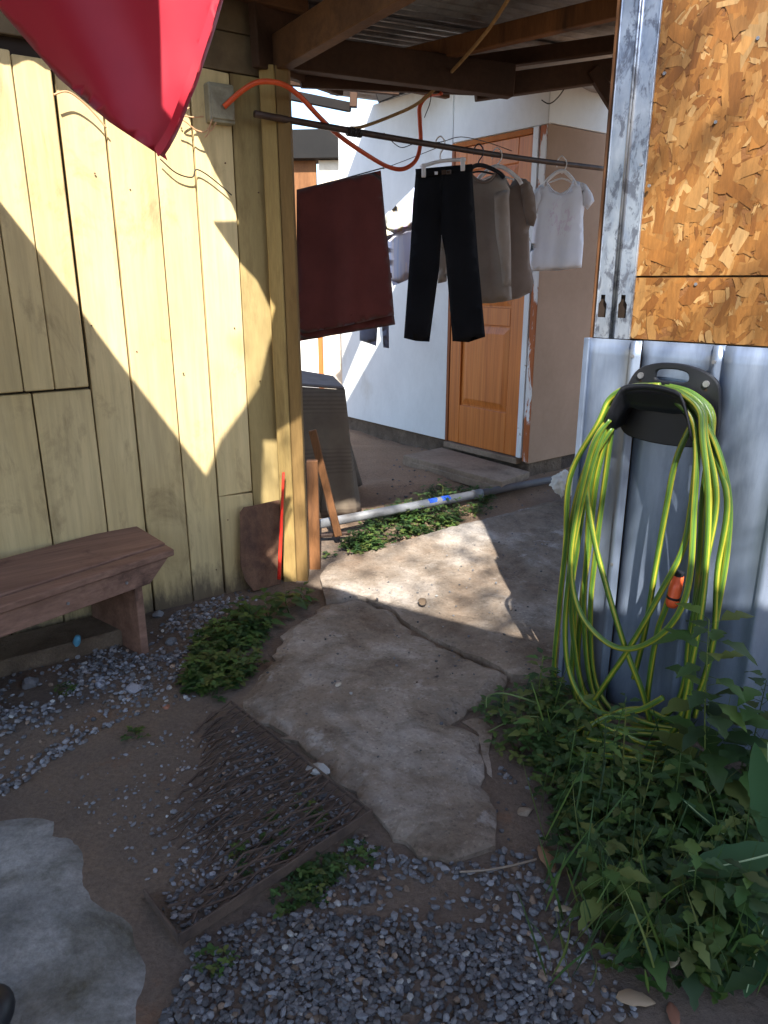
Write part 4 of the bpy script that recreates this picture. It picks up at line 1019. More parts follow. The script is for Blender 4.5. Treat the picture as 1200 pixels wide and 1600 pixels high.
ROD_A, ROD_B = atY(398, 178, 3.46), atY(947, 264, 5.04)
def rod_y(px): 
    # depth of the clothes rod where it crosses column px
    lo, hi = 0.0, 1.0
    for _ in range(40):
        t = (lo + hi) / 2; p = ROD_A.lerp(ROD_B, t); x = 600 + FPX * p.x / ((p.y * math.cos(TH) - (p.z - HC) * math.sin(TH)))
        if x < px: lo = t
        else: hi = t
    return ROD_A.lerp(ROD_B, lo)
def washing():
    o = tube('clothes_rod', [ROD_A, ROD_A.lerp(ROD_B, .33) - Vector((0, 0, .012)), ROD_A.lerp(ROD_B, .66) - Vector((0, 0, .014)), ROD_B], .0145, M['dark_steel'], None, 10, 6); tag(o, 'dark steel clothes rod spanning from the yellow post to the shed', 'rod')
    # flag
    root = thing('flag', 'hanging corner of a crimson flag at the top left', 'flag', atY(240, 100, 1.9))
    out = [(-60, -60), (-20, -20), (100, 128), (180, 196), (251, 244), (276, 190), (302, 125), (338, -10), (352, -70)]
    cloth('cloth', out, 1.9, M['flag'], root, .002, .026, .022, 3, .25, -.25, 15)
    for hp in ([(-66, -66), (-20, -20), (100, 128), (180, 196), (251, 245), (247, 233), (184, 185), (106, 117), (-10, -26), (-52, -66)], [(249, 245), (251, 246), (277, 191), (304, 125), (339, -10), (354, -70), (342, -70), (328, -10), (293, 123), (267, 188), (245, 234)]):
        cloth('hem', hp, 1.889, M['flag'], root, .002, .026, .022, 3, .25, -.25, 15)
    # towel
    T = rod_y(540).y + .25
    root = thing('towel', 'maroon bath towel hanging folded over a line by the post', 'towel', atY(540, 280, T))
    cloth('front_layer', [(466, 299), (520, 284), (560, 274), (595, 265), (602, 340), (611, 430), (613, 455), (616, 492), (560, 505), (466, 522)], T, M['maroon'], root, .006, .014, .03, 4, .25, .05, 24)
    for ya in (428, 446, 482): cloth('woven_band', [(468, ya + 16), (540, ya + 8), (612, ya - 2), (613, ya + 6), (540, ya + 17), (468, ya + 25)], T - .006, M['maroon_band'], root, .006, .014, .02, 4, .25, .05, 24)
    cloth('back_layer', [(468, 302), (594, 268), (606, 420), (611, 462), (618, 508), (560, 517), (468, 532)], T + .05, M['maroon'], root, .005, .012, .03, 5, .25)
    p = atY(468, 298, T - .03); q = atY(600, 262, T + .03); tube('clothes_line', [p, q], .003, M['wire_dark'], root, 6, 1)
    # trousers
    py = rod_y(692).y + .02
    root = thing('trousers', 'black straight leg trousers clipped to a white hanger', 'trousers', atY(695, 262, py))
    cloth('leg', [(650, 266), (694, 262), (694, 330), (690, 364), (686, 420), (678, 480), (671, 534), (650, 533), (631, 528), (636, 460), (641, 390), (645, 320)], py - .01, M['black_cloth'], root, .024, .006, .03, 1)
    cloth('leg', [(692, 262), (737, 258), (742, 330), (747, 400), (753, 470), (758, 526), (732, 535), (707, 533), (702, 470), (696, 400), (689, 362), (690, 320)], py - .035, M['black_cloth'], root, .024, .006, .03, 2)
    cloth('waistband', [(649, 264), (694, 260), (738, 256), (739, 268), (694, 273), (650, 277)], py - .052, M['black_cloth'], root, .008, .002, .02, 3)
    cloth('label_patch', [(690, 266), (705, 265), (705, 272), (690, 273)], py - .071, cloth_mat('brown_patch', lin(66, 50, 42), lin(80, 62, 52)), root, .002, 0, .02)
    cloth('size_tag', [(679, 268), (684, 268), (684, 273), (679, 273)], py - .066, M['white_cloth'], root, .001, 0, .02)
    # hangers
    def hook(root, x, ytop, ybase, Y, mat, r=.0035):
        w = 8
        tube('hook', [atY(x - w, ytop + 14, Y), atY(x - w * .8, ytop + 3, Y), atY(x, ytop - 3, Y), atY(x + w * .8, ytop + 4, Y), atY(x + w * .8, ytop + 14, Y), atY(x, ytop + 24, Y), atY(x, ybase, Y)], r, mat, root, 8, 5)
    root = thing('clip_hanger', 'white plastic clip hanger holding the black trousers', 'hanger', atY(690, 250, py))
    hook(root, 688, 216, 250, py, M['white_plastic'])
    tube('bar', [atY(657, 261, py - .02), atY(688, 252, py - .02), atY(728, 249, py - .02)], .009, M['white_plastic'], root, 8, 4)
    for x, y in ((662, 268), (723, 258)):
        a, b = atY(x, y - 12, py - .05), atY(x, y + 9, py - .062); beam('clip', a, b, .022, .014, M['white_plastic'], root, Vector((0, -1, 0)), .003)
    def hanger(lab, x, ytop, yshoulder, wl, wr, drop, Y, mat, grp=None):
        root = thing('coat_hanger', lab, 'hanger', atY(x, yshoulder, Y)); hook(root, x, ytop, yshoulder, Y, mat)
        k = [atY(x - wl, yshoulder + drop, Y), atY(x - wl * .8, yshoulder + drop * .6, Y), atY(x - wl * .32, yshoulder + drop * .12, Y), atY(x, yshoulder, Y), atY(x + wr * .32, yshoulder + drop * .12, Y), atY(x + wr * .8, yshoulder + drop * .6, Y), atY(x + wr, yshoulder + drop, Y)]
        tube('shoulders', k, .011, mat, root, 8, 5)
        k2 = [atY(x - wl * .7, yshoulder + drop * .75, Y + .004), atY(x, yshoulder + drop * .5, Y + .004), atY(x + wr * .7, yshoulder + drop * .75, Y + .004)]; tube('lower_bar', k2, .005, mat, root, 6, 5)
    y1 = rod_y(750).y; y2 = rod_y(777).y; y3 = rod_y(878).y
    hanger('black hanger carrying the long sleeved taupe top', 748, 228, 258, 26, 40, 20, y1, M['black_plastic'])
    hanger('white hanger carrying the taupe tunic before the door', 777, 234, 260, 34, 38, 28, y2, M['white_plastic'])
    hanger('white hanger carrying the small white shirt', 878, 247, 267, 28, 22, 24, y3, M['white_plastic'])
    # taupe long-sleeved top in front, tunic behind it
    root = thing('long_sleeved_top', 'grey taupe long sleeved top hanging beside the trousers', 'top', atY(755, 280, y1))
    bd = cloth('body', [(726, 272), (738, 271), (746, 279), (756, 282), (766, 278), (772, 270), (790, 280), (797, 296), (793, 340), (797, 430), (800, 468), (770, 474), (735, 474), (728, 400)], y1 + .01, M['taupe'], root, .016, .010, .03, 6, 0, .12, 30)
    cloth('sleeve', [(772, 300), (795, 296), (797, 340), (799, 400), (799, 448), (785, 447), (782, 410), (775, 370), (773, 340)], y1 - .05, M['taupe'], root, .018, .006, .025, 7)
    V = [atY(x, y, y1 - .02) for x, y in ((736, 271), (745, 281), (756, 285), (767, 280), (774, 270))]; tube('collar', V, .006, M['taupe_dark'], root, 6, 5)
    root = thing('tunic', 'darker taupe short sleeved tunic with a curved hem before the door', 'tunic', atY(800, 280, y2))
    cloth('body', [(762, 276), (790, 276), (797, 290), (805, 276), (822, 280), (832, 292), (834, 330), (826, 360), (828, 410), (835, 440), (832, 456), (812, 466), (784, 472), (752, 474), (745, 400), (748, 320)], y2 + .06, M['taupe_dark'], root, .018, .012, .03, 8, 0, .2, 26)
    cloth('sleeve', [(812, 280), (828, 284), (836, 306), (838, 340), (834, 354), (824, 352), (818, 330)], y2 + .03, M['taupe_dark'], root, .018, .006, .025, 9)
    # small white shirt
    root = thing('white_shirt', 'small white short sleeved shirt with a faint pink print', 'shirt', atY(875, 290, y3))
    cloth('body', [(842, 290), (856, 285), (864, 297), (876, 302), (888, 296), (896, 281), (912, 286), (915, 310), (911, 340), (912, 380), (909, 418), (870, 423), (832, 424), (826, 412), (831, 370), (837, 325)], y3 + .0, print_mat(atY(875, 342, y3)), root, .018, .010, .025, 10, 0, .05, 34)
    cloth('sleeve', [(834, 298), (846, 289), (847, 315), (838, 338), (829, 330), (830, 312)], y3 - .01, M['white_cloth'], root, .016, .004, .02, 11)
    cloth('sleeve', [(906, 284), (916, 288), (926, 303), (929, 314), (918, 328), (911, 320)], y3 - .01, M['white_cloth'], root, .016, .004, .02, 12)
    V = [atY(x, y, y3 - .014) for x, y in ((855, 285), (864, 298), (876, 303), (888, 297), (897, 281))]; tube('collar', V, .005, M['white_cloth'], root, 6, 5)
    # further clothes near the shed wall
    yb = 5.6
    root = thing('patterned_blouse', 'pale blouse with mauve and yellow stripes hanging behind the trousers', 'blouse', atY(625, 300, yb))
    cloth('body', [(603, 340), (625, 318), (648, 292), (660, 292), (660, 430), (640, 436), (614, 447), (606, 420)], yb, M['stripes'], root, .012, .01, .04, 13)
    cloth('yoke', [(602, 338), (622, 318), (648, 292), (652, 350), (625, 362), (604, 368)], yb - .03, M['stripes2'], root, .008, .006, .04, 14)
    root = thing('grey_garment', 'blue grey garment hem showing under the towel', 'garment', atY(585, 500, yb))
    cloth('body', [(562, 480), (592, 478), (588, 541), (575, 536), (562, 532)], yb, M['grey_cloth'], root, .01, .006, .04, 15)
    cloth('sleeve', [(595, 478), (607, 476), (608, 544), (599, 543)], yb - .02, M['grey_cloth'], root, .01, .004, .03, 16)
    o = cloth('taupe_garment', [(684, 380), (692, 365), (700, 380), (698, 440), (684, 443)], 4.75, M['taupe'], None, .012, .004, .03, 17); tag(o, 'strip of taupe garment seen between the trouser legs', 'garment')
M['white_cloth'] = cloth_mat('white_jersey', lin(228, 228, 236), lin(238, 238, 242), trans=.15, weave=.05)
def print_mat(c):
    m = cloth_mat('printed_white_jersey', lin(228, 228, 236), lin(238, 238, 242), weave=.05); n = m.node_tree.nodes; l = m.node_tree.links; b = n['Principled BSDF']
    src = b.inputs['Base Color'].links[0].from_socket
    tc = n.new('ShaderNodeTexCoord'); mp = n.new('ShaderNodeMapping'); mp.inputs['Location'].default_value = -c; l.new(tc.outputs['Object'], mp.inputs[0])
    m2 = n.new('ShaderNodeMapping'); m2.inputs['Scale'].default_value = (11, 1, 8); l.new(mp.outputs[0], m2.inputs[0])
    ln = n.new('ShaderNodeVectorMath'); ln.operation = 'LENGTH'; l.new(m2.outputs[0], ln.inputs[0])
    r1 = ramp(n, l, ln.outputs['Value'], [(.7, G1(1)), (1.0, G1(0))])
    t = noise_node(n, l, 34, 3, .6, (1, .1, .5), vec=mp.outputs[0], dist=1.2); r2 = ramp(n, l, t.outputs[0], [(.52, G1(0)), (.58, G1(.35))])
    mu = n.new('ShaderNodeMath'); mu.operation = 'MULTIPLY'; l.new(r1.outputs[0], mu.inputs[0]); l.new(r2.outputs[0], mu.inputs[1])
    l.new(mix(n, l, mu.outputs[0], src, lin(206, 172, 200)), b.inputs['Base Color']); return m
def stripe_mat(name, cols, sc):
    m, n, l, b = newmat(name); t = noise_node(n, l, sc, 1, .5, (1, 1, .06)); st = [(.25 + .5 * i / (len(cols) - 1), c) for i, c in enumerate(cols)]
    r = ramp(n, l, t.outputs[0], st); r.color_ramp.interpolation = 'CONSTANT'; l.new(r.outputs[0], b.inputs['Base Color']); b.inputs['Roughness'].default_value = .9; M[name] = m
stripe_mat('stripes', [lin(186, 196, 220), lin(204, 206, 220), lin(192, 196, 218), lin(212, 206, 210), lin(180, 188, 212)], 22)
stripe_mat('stripes2', [lin(184, 194, 220), lin(200, 180, 210), lin(196, 204, 222), lin(214, 206, 184), lin(190, 150, 176), lin(190, 200, 220)], 26)
def flag_mat():
    m, n, l, b = newmat('crimson_satin'); t = noise_node(n, l, 3, 3); c = ramp(n, l, t.outputs[0], [(.3, lin(178, 26, 50)), (.7, lin(196, 38, 60))]).outputs[0]
    w = noise_node(n, l, 300, 2, .6); l.new(c, b.inputs['Base Color']); b.inputs['Roughness'].default_value = .5; b.inputs['Sheen Weight'].default_value = .4; b.inputs['Specular IOR Level'].default_value = .4
    bump(n, l, w.outputs[0], b, .1, .001)
    out = n['Material Output']; tr = n.new('ShaderNodeBsdfTranslucent'); l.new(c, tr.inputs[0]); mx = n.new('ShaderNodeMixShader'); mx.inputs[0].default_value = .35
    l.new(b.outputs[0], mx.inputs[1]); l.new(tr.outputs[0], mx.inputs[2]); l.new(mx.outputs[0], out.inputs[0]); M['flag'] = m
flag_mat()
washing()

# ------------------------------------------------------------------ wires, conduit, junction box
def wires():
    W = lambda x, y, h=.03: (lambda s: YW.P(s[0], s[1], h))(YW.px(x, y, h))
    root = thing('junction_box', 'grey plastic electrical junction box on the wall below the eave', 'junction box', W(340, 165))
    q, z = YW.px(339, 165); a = .058; V = []
    bev(wallbox('case', YW, q - a, q + a, z - .075, z + .075, .0, .055, M['boxgrey'], root, 0), .008, 2)
    bev(wallbox('cover', YW, q - a * .86, q + a * .86, z - .062, z + .062, .0551, .064, M['boxgrey'], root, 0), .003)
    for i, pp in enumerate(([(332, 186), (322, 205), (306, 203), (290, 190), (276, 184)], [(330, 190), (326, 207), (320, 214)], [(318, 182), (300, 183), (282, 178), (296, 168)], [(338, 190), (330, 204), (324, 200)])):
        tube('lead', [W(x, y, .06 - .004 * i) for x, y in pp], .003, M['wire_tan'], root, 6, 5)
    # orange conduit looping from the box past the post and up to the roof
    pts = [atY(350, 167, 3.42), atY(378, 142, 3.42), atY(405, 128, 3.42), atY(440, 131, 3.44), atY(468, 150, 3.52), atY(500, 184, 3.66), atY(530, 212, 3.82), atY(570, 240, 4.0), atY(605, 260, 4.15), atY(630, 264, 4.2), atY(650, 250, 4.24), atY(657, 222, 4.25), atY(656, 190, 4.24), atY(656, 166, 4.22), atY(668, 150, 4.18), atY(690, 145, 4.1)]
    o = tube('conduit', pts, .011, M['orange_tube'], None, 10, 7); tag(o, 'orange plastic conduit sagging in a loop from the box towards the shed', 'conduit')
    pts = [atY(806, -20, 3.3), atY(760, 50, 3.6), atY(700, 118, 3.9), atY(655, 160, 4.05), atY(610, 182, 4.1), atY(566, 198, 4.05), atY(548, 200, 3.98)]
    o = tube('rope', pts, .008, M['rope'], None, 7, 7); tag(o, 'tan rope running from the roof down to the clothes rod', 'rope')
    def wire(lab, pts, r=.0028, mat='wire_dark', name='wire'):
        o = tube(name, pts, r, M[mat], None, 6, 6); tag(o, lab, 'wire')
    wire('double cable drooping across the proud yellow panel top left', [W(84, 148, .05), W(105, 143, .05), W(128, 158, .045), (W(150, 180, .04)), W(166, 200, .04)], .0035, 'wire_tan')
    wire('thin brown cable stapled along the sunlit planks under the flag tip', [W(250, 248, .03), W(275, 270, .03), W(300, 277, .03), W(306, 265, .03), W(322, 272, .03), W(345, 290, .03), W(362, 305, .03)], .003)
    wire('dark wire twisted around the clothes rod before the white shed', [atY(600, 208, rod_y(600).y - .02), atY(625, 230, 4.1), atY(650, 224, 4.15), atY(688, 222, 4.2), atY(720, 214, 4.25), atY(760, 222, 4.5), atY(800, 236, 4.6)], .0022)
    wire('thin clothes line from the towel corner up to the rod', [atY(598, 264, 4.4), atY(640, 248, 4.4), atY(690, 228, 4.3)], .0018)
    wire('short dark wire end dangling from the roof edge', [atY(674, 140, 4.1), atY(672, 160, 4.1), atY(663, 184, 4.1)], .0022)
    wire('coiled wire hanging under the roof at the shed corner', [atY(895, 100, 4.2), atY(886, 130, 4.2), atY(872, 152, 4.2), atY(858, 162, 4.2), atY(846, 156, 4.2)], .003)
    # rod stub wrapped with wire
    for x in (545, 552, 560, 608, 616, 690):
        p = rod_y(x); d = (ROD_B - ROD_A).normalized(); o = None
    rr = thing('wire_binding', 'dark wire binding wound round the clothes rod near the post', 'binding', rod_y(552))
    for x in (542, 549, 557):
        p = rod_y(x) - Vector((0, 0, .012)); d = (ROD_B - ROD_A).normalized(); s = d.cross(Vector((0, 0, 1))).normalized(); u = s.cross(d)
        V, F = tube_data(catmull([p + (s * math.cos(a) + u * math.sin(a)) * .017 + d * .002 * i for i, a in enumerate([k * math.pi / 3 for k in range(13)])], 3), .004, 6); mesh('turn', V, F, M['wire_dark'], rr, True)
M['boxgrey'] = mat2('grey_plastic', lin(132, 128, 110), lin(154, 150, 130), 8, rough=.5, bumps=.1, stain=lin(96, 88, 72))
wires()

# ------------------------------------------------------------------ plants
class Fol:
    def __init__(s): s.V = []; s.F = []; s.C = []
    def leaf(s, base, d, up, L, W, col, lobes=0, droop=.25, seg=4, jag=0, rng=random):
        d = d.normalized(); side = d.cross(up)
        side = side.normalized() if side.length > 1e-4 else d.orthogonal().normalized(); nrm = side.cross(d).normalized()
        b = len(s.V); rows = []
        for i in range(seg + 1):
            t = i / seg; w = W * (math.sin(math.pi * min(1, t * .92 + .06)) ** .8) * (1 - .25 * t)
            if lobes: w *= .55 + .45 * abs(math.cos(lobes * math.pi * t))
            if jag: w *= 1 + rng.uniform(-jag, jag)
            c = base + d * (L * t) - nrm * (droop * L * t * t)
            if i in (0, seg): w = W * .02
            s.V += [c - side * w / 2 + nrm * w * .12, c, c + side * w / 2 + nrm * w * .12]
        for i in range(seg):
            for k in (0, 1):
                a = b + i * 3 + k; s.F.append((a, a + 1, a + 4, a + 3)); s.C.append(col)
    def stem(s, pts, r, col, sides=5):
        v, f = tube_data(catmull(pts, 4), r, sides, lambda t: 1 - .6 * t); b = len(s.V); s.V += v; s.F += [tuple(i + b for i in t) for t in f]; s.C += [col] * len(f)
    def build(s, name, mat, parent=None):
        me = bpy.data.meshes.new(name); me.from_pydata([tuple(p) for p in s.V], [], s.F); me.update(); set_cols(me, s.C)
        return link(name, me, mat, parent, True)
M['leaf'] = attr_mat('leaf', .55, trans=.3, spec=.35)
M['stem'] = attr_mat('stem', .6)
M['tree_leaf'] = attr_mat('tree_leaf', .6, trans=.25)
UP = Vector((0, 0, 1))
def gcol(rng, dark=1.0):
    k = rng.uniform(.5, 1.2) * dark; c = rng.choice(((.045, .10, .022), (.06, .125, .03), (.085, .14, .03), (.05, .095, .03), (.04, .085, .03), (.11, .14, .035)))
    return (c[0] * k, c[1] * k, c[2] * k)
def small_weed(fol, p, rng, h=.10, n=26, spread=.09, ls=.026):
    for i in range(n):
        a = rng.uniform(0, 6.28); r = spread * math.sqrt(rng.random()); z = rng.uniform(.15, 1) * h * (1 - .5 * (r / spread) ** 2)
        c = p + Vector((math.cos(a) * r, math.sin(a) * r, z)); col = gcol(rng)
        if rng.random() < .5: fol.stem([p + Vector((math.cos(a) * r * .3, math.sin(a) * r * .3, 0)), c], .0014, (col[0] * .9, col[1] * .9, col[2]), 3)
        k = rng.randint(3, 4)
        for j in range(k):
            b = a + 6.28 * j / k + rng.uniform(-.4, .4); L = ls * rng.uniform(.6, 1.3)
            fol.leaf(c, Vector((math.cos(b), math.sin(b), rng.uniform(-.1, .6))), UP, L, L * rng.uniform(.55, .85), col, 0, .2, 3)
def lobed_weed(root, p, rng, h=.35, n=14, ls=.07):
    f = Fol(); st = Fol(); lean = Vector((rng.uniform(-.12, .12), rng.uniform(-.12, .12), 1)) * h
    top = p + lean; sc = gcol(rng, .9); st.stem([p, p + lean * .5 + Vector((rng.uniform(-.01, .01), rng.uniform(-.01, .01), 0)), top], .0032, (sc[0] * 1.2, sc[1], sc[2]))
    for i in range(n):
        t = .18 + .82 * i / (n - 1); a = i * 2.4 + rng.uniform(-.4, .4); c = p + lean * t; L = ls * (1.15 - .55 * t) * rng.uniform(.75, 1.25)
        d = Vector((math.cos(a), math.sin(a), rng.uniform(0, .5))); c2 = c + d * L * .35; st.stem([c, c2], .0012, sc, 3)
        f.leaf(c2, d, UP, L, L * .72, gcol(rng), rng.choice((2, 3, 3)), rng.uniform(.2, .6), 8, .15, rng)
    st.build('stem', M['stem'], root); f.build('foliage', M['leaf'], root)
def plants():
    rng = random.Random(31)
    def field(name, lab, px, n, h, spread, ls, seed, cnt=24):
        r = random.Random(seed); f = Fol(); P = [Vector((p.x, p.y)) for p in [G(x, y) for x, y in px]]; xs = [p.x for p in P]; ys = [p.y for p in P]; k = 0
        while k < n:
            x = r.uniform(min(xs), max(xs)); y = r.uniform(min(ys), max(ys))
            if not inpoly(x, y, P): continue
            small_weed(f, Vector((x, y, gz(x, y) - .005)), r, h * r.uniform(.6, 1.3), cnt, spread, ls); k += 1
        o = f.build(name, M['leaf']); tag(o, lab, 'weeds', kind='stuff')
    field('weed_patch', 'low bright green weeds around the grey pipe', [(545, 860), (570, 822), (630, 792), (660, 768), (720, 762), (760, 778), (765, 800), (700, 822), (640, 842), (600, 862), (565, 870)], 60, .11, .07, .022, 1)
    field('clover_patch', 'dark green clover like weeds between gravel and concrete path', [(284, 1085), (290, 1040), (330, 985), (380, 960), (410, 985), (405, 1040), (380, 1075), (330, 1092)], 34, .09, .055, .026, 2)
    field('weed_carpet', 'mat of low weeds under the hose at the right', [(770, 1150), (780, 1100), (830, 1080), (880, 1090), (960, 1190), (1100, 1220), (1220, 1240), (1220, 1500), (1100, 1560), (930, 1480), (900, 1330), (850, 1220)], 110, .12, .09, .026, 3, 18)
    field('grate_weeds', 'tufts of green along the lower edge of the grate', [(430, 1410), (470, 1370), (560, 1310), (580, 1325), (520, 1380), (460, 1420)], 16, .04, .05, .016, 4, 16)
    field('grate_sprouts', 'tiny green sprouts growing up through the grate', [(400, 1260), (480, 1250), (540, 1290), (440, 1370), (360, 1380), (380, 1300)], 16, .05, .022, .012, 5, 9)
    for i, (x, y, lab) in enumerate(((215, 1150, 'small green tuft alone on the earth left of the grate'), (335, 1510, 'small green tuft at the upper end of the gravel'), (105, 1080, 'little weed beside the round stone at the left'), (515, 870, 'few leaves at the foot of the brown stake'))):
        f = Fol(); p = G(x, y); r = random.Random(50 + i); small_weed(f, Vector((p.x, p.y, gz(p.x, p.y))), r, .035, 16, .045, .015); o = f.build('weed_tuft', M['leaf']); tag(o, lab, 'weed')
    # single weeds
    def W(name, lab, x, y, h, n, ls, seed, grp=None):
        p = G(x, y); p.z = gz(p.x, p.y); root = thing(name, lab, 'weed', p, grp); lobed_weed(root, p, random.Random(seed), h, n, ls)
    W('tall_weed', 'tall weed with toothed leaves standing before the sheet metal', 1105, 1268, .60, 36, .125, 1)
    W('tall_weed', 'second tall leafy weed right of the toothed one', 1150, 1275, .42, 28, .125, 2)
    W('leafy_weed', 'broad leaved weed among the gravel by the tin sheet', 395, 985, .13, 12, .085, 3)
    W('leafy_weed', 'broad leaved weed at the edge of the path by the post', 452, 958, .12, 14, .085, 4)
    W('leafy_weed', 'broad leaved weed right behind the clover like patch', 420, 972, .14, 16, .08, 14)
    W('leafy_weed', 'low weed touching the foot of the tin sheet', 372, 972, .10, 12, .07, 15)
    W('leafy_weed', 'weed at the pointed corner where path, post and gravel meet', 474, 944, .09, 12, .065, 16)
    W('leafy_weed', 'sprig standing up behind the grey pipe', 690, 800, .17, 10, .05, 5)
    g = 'weeds crowding the right foreground'
    spots = [(800, 1130), (850, 1110), (835, 1180), (900, 1170), (890, 1230), (940, 1210), (930, 1280), (980, 1250), (1010, 1300), (960, 1340), (1030, 1370), (920, 1380), (1000, 1430), (950, 1450), (1060, 1450), (1100, 1400), (1150, 1370), (1060, 1300), (1120, 1330), (1180, 1330), (1010, 1500), (1080, 1530), (1150, 1480), (1190, 1560), (1110, 1480)]
    for i, (x, y) in enumerate(spots):
        W('leafy_weed', 'dark green leafy weed in the crowded patch at the lower right', x + rng.uniform(-12, 12), y, rng.uniform(.22, .38) if y < 1320 and x > 900 else rng.uniform(.12, .24), rng.randint(12, 20), rng.uniform(.045, .085), 100 + i, g)
    # dock with big leaves
    p = G(1235, 1420); p.z = 0; root = thing('dock_plant', 'big leaved dock plant at the right edge of the view', 'plant', p)
    r = random.Random(3)
    def big(tip, base, W_, mid=.06, col=(.045, .11, .045)):
        tip = Vector(tip); base = Vector(base); f = Fol(); d = tip - base; L = d.length
        f.leaf(base + UP * 0, d, UP if abs(d.normalized().z) < .8 else Vector((-.3, -1, 0)), L, W_, col, 0, -.10, 14, .07, r); o = f.build('leaf', M['leaf'], root)
        nr = d.normalized().cross(UP).normalized().cross(d.normalized()); pts = [base + d * t + nr * (.10 * L * t * t + .002) for t in (0, .3, .6, .95)]
        V, F = tube_data(catmull(pts, 4), .0035, 5, lambda t: 1 - .7 * t); mesh('midrib', V, F, M['rib'], o, True)
    big(atY(1068, 1376, 1.42), atY(1225, 1330, 1.40), .115); big(atY(1052, 1258, 1.66), atY(1190, 1345, 1.62), .08); big(atY(1176, 1150, 1.60), atY(1212, 1330, 1.55), .085); big(atY(1165, 1560, 1.22), atY(1205, 1400, 1.35), .075)
    # fine grass standing among the weeds
    f = Fol(); r = random.Random(12)
    for k in range(260):
        p = G(r.uniform(820, 1215), r.uniform(1130, 1560))
        if p.x < .38 + .16 * (p.y - 1.4): continue
        p.z = gz(p.x, p.y); a = r.uniform(0, 6.28); h = r.uniform(.10, .30)
        f.leaf(p, Vector((math.cos(a) * .35, math.sin(a) * .35, 1)), Vector((math.cos(a + 1), math.sin(a + 1), .2)), h, r.uniform(.004, .008), gcol(r, 1.1), 0, r.uniform(-.3, .5), 5)
    o = f.build('grass_blades', M['leaf']); tag(o, 'thin grass blades standing among the weeds at the right', 'grass', kind='stuff')
    # bent stalks of grass
    f = Fol()
    for pts in ([(865, 1110), (820, 1092), (785, 1083), (762, 1088), (760, 1105)], [(880, 1140), (840, 1120), (800, 1126), (765, 1142)], [(985, 1240), (930, 1180), (880, 1120)]):
        q = [atY(x, y, 2.35 - .12 * i * (1 if i < 2 else .5)) for i, (x, y) in enumerate(pts)]; f.stem(q, .004, (.12, .17, .06), 5)
    o = f.build('bent_stalks', M['stem']); tag(o, 'few bent grass stalks reaching over the concrete path', 'grass', kind='stuff')
M['rib'] = mat2('leaf_midrib', lin(140, 160, 120), lin(160, 178, 140), bumps=0)
plants()

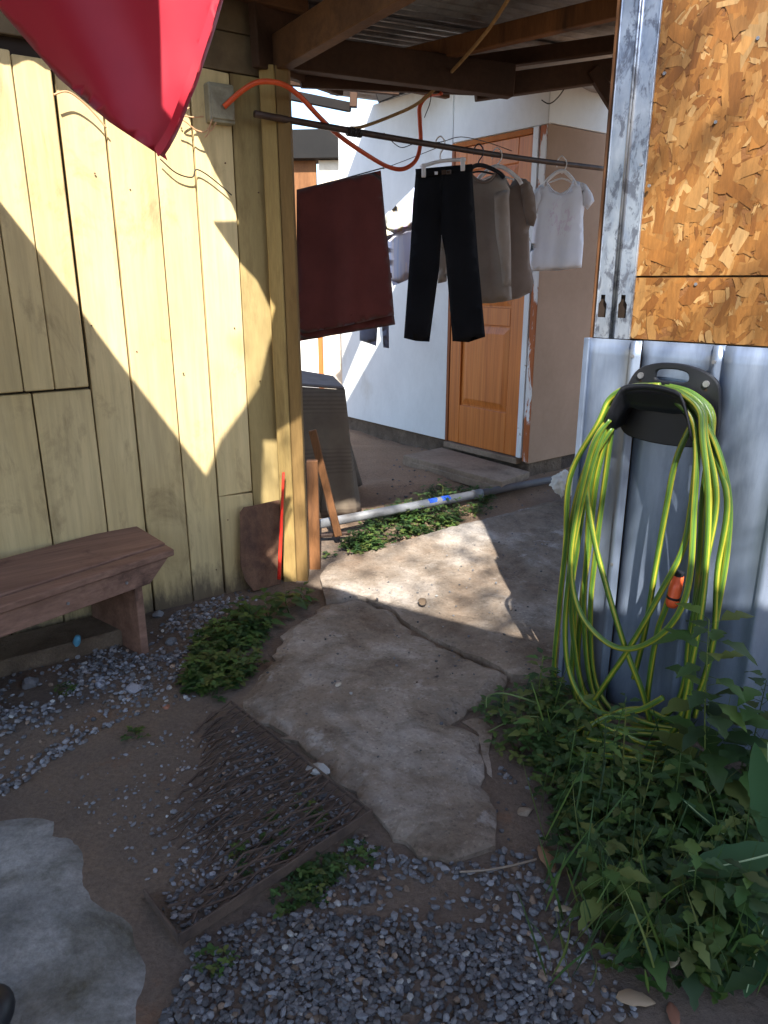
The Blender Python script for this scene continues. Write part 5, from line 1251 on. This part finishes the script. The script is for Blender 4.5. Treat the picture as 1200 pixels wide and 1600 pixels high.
def litter():
    def dead(name, lab, px, py, L, W_, ang, col, lift=.01, seed=1):
        r = random.Random(seed); p = G(px, py); p.z = gz(p.x, p.y) + lift; d = Vector((math.cos(ang), math.sin(ang), .05)); f = Fol()
        f.leaf(p - d * L / 2, d, UP, L, W_, col, 0, .12, 10, .12, r); o = f.build(name, M['stem']); so = o.modifiers.new('solid', 'SOLIDIFY'); so.thickness = .0015; tag(o, lab, 'leaf' if 'leaf' in name else 'bark')
    dead('dead_leaf', 'long curled brown dead leaf beside the right weeds', 853, 1345, .11, .042, 1.75, (.22, .13, .075), .018, 2)
    dead('bark_piece', 'pale brown piece of bark at the bottom right', 992, 1572, .085, .045, -.1, (.30, .22, .14), .014, 3)
    dead('dead_leaf', 'small buff dead leaf on the earth by the right weeds', 880, 1424, .05, .022, .1, (.38, .31, .21), .012, 4)
    dead('dead_leaf', 'withered cream leaf among the weeds near the bottom', 1050, 1530, .06, .02, .9, (.42, .36, .24), .05, 5)
    dead('bark_piece', 'reddish brown scrap at the bottom edge right of the bark', 1050, 1592, .06, .03, 1.4, (.22, .10, .06), .012, 6)
    p = [G(x, y) + Vector((0, 0, .012)) for x, y in ((718, 1368), (760, 1365), (800, 1358), (838, 1348))]
    o = tube('twig', p, .003, mat2('twig_bark', lin(120, 108, 96), lin(140, 128, 114), bumps=.2), None, 6, 5); tag(o, 'thin grey twig lying below the concrete path', 'twig')
    # dark rounded toe at the corner
    bm = bmesh.new(); bmesh.ops.create_icosphere(bm, subdivisions=3, radius=1); c = G(-25, 1625)
    for v in bm.verts: v.co = Vector((v.co.x * .06, v.co.y * .085, v.co.z * .045 if v.co.z > 0 else v.co.z * .02)) 
    me = bpy.data.meshes.new('shoe_toe'); bm.to_mesh(me); bm.free(); o = link('shoe_toe', me, M['black_plastic'], None, True); o.location = (c.x, c.y, .045); tag(o, 'dark rounded shoe toe at the bottom left corner', 'shoe')
litter()

# ------------------------------------------------------------------ tree behind the viewer that dapples the sun
def tree():
    root = thing('shade_tree', 'leafy tree behind the viewer whose crown dapples the sunlight', 'tree', (-1.6, -5.2, 0))
    rng = random.Random(77); st = Fol(); b = Vector((-1.6, -5.2, -.1)); bark = (.12, .09, .065)
    st.stem([b, b + Vector((.1, .1, 2.2)), b + Vector((.5, .5, 4.4)), b + Vector((1.0, 1.3, 7))], .16, bark, 8)
    cl = []
    for i in range(9):
        a = rng.uniform(0, 6.28); s = b + Vector((.4 + .06 * i, .4 + .1 * i, 3.6 + .35 * i)); e = s + Vector((math.cos(a) * 1.6 + .5, math.sin(a) * 1.3 + .7, rng.uniform(.5, 1.4))); st.stem([s, (s + e) / 2 + Vector((0, 0, .2)), e], .05, bark, 6); cl.append(e)
    st.build('trunk', M['stem'], root); f = Fol()
    c0 = Vector((1.3, -3.4, 7.3))
    for i in range(430):
        d = Vector((rng.gauss(0, 1), rng.gauss(0, 1), rng.gauss(0, .7))); d = d.normalized() * rng.random() ** .45
        c = c0 + Vector((d.x * 1.75, d.y * 1.9, d.z * 1.5))
        if noise.noise(c * .9) < .0: continue
        for j in range(9):
            o = c + Vector((rng.gauss(0, .13), rng.gauss(0, .13), rng.gauss(0, .09))); a = rng.uniform(0, 6.28)
            f.leaf(o, Vector((math.cos(a), math.sin(a), rng.uniform(-.6, .2))), UP, rng.uniform(.07, .12), rng.uniform(.035, .06), gcol(rng), 0, .2, 2)
    f.build('crown', M['tree_leaf'], root)
tree()
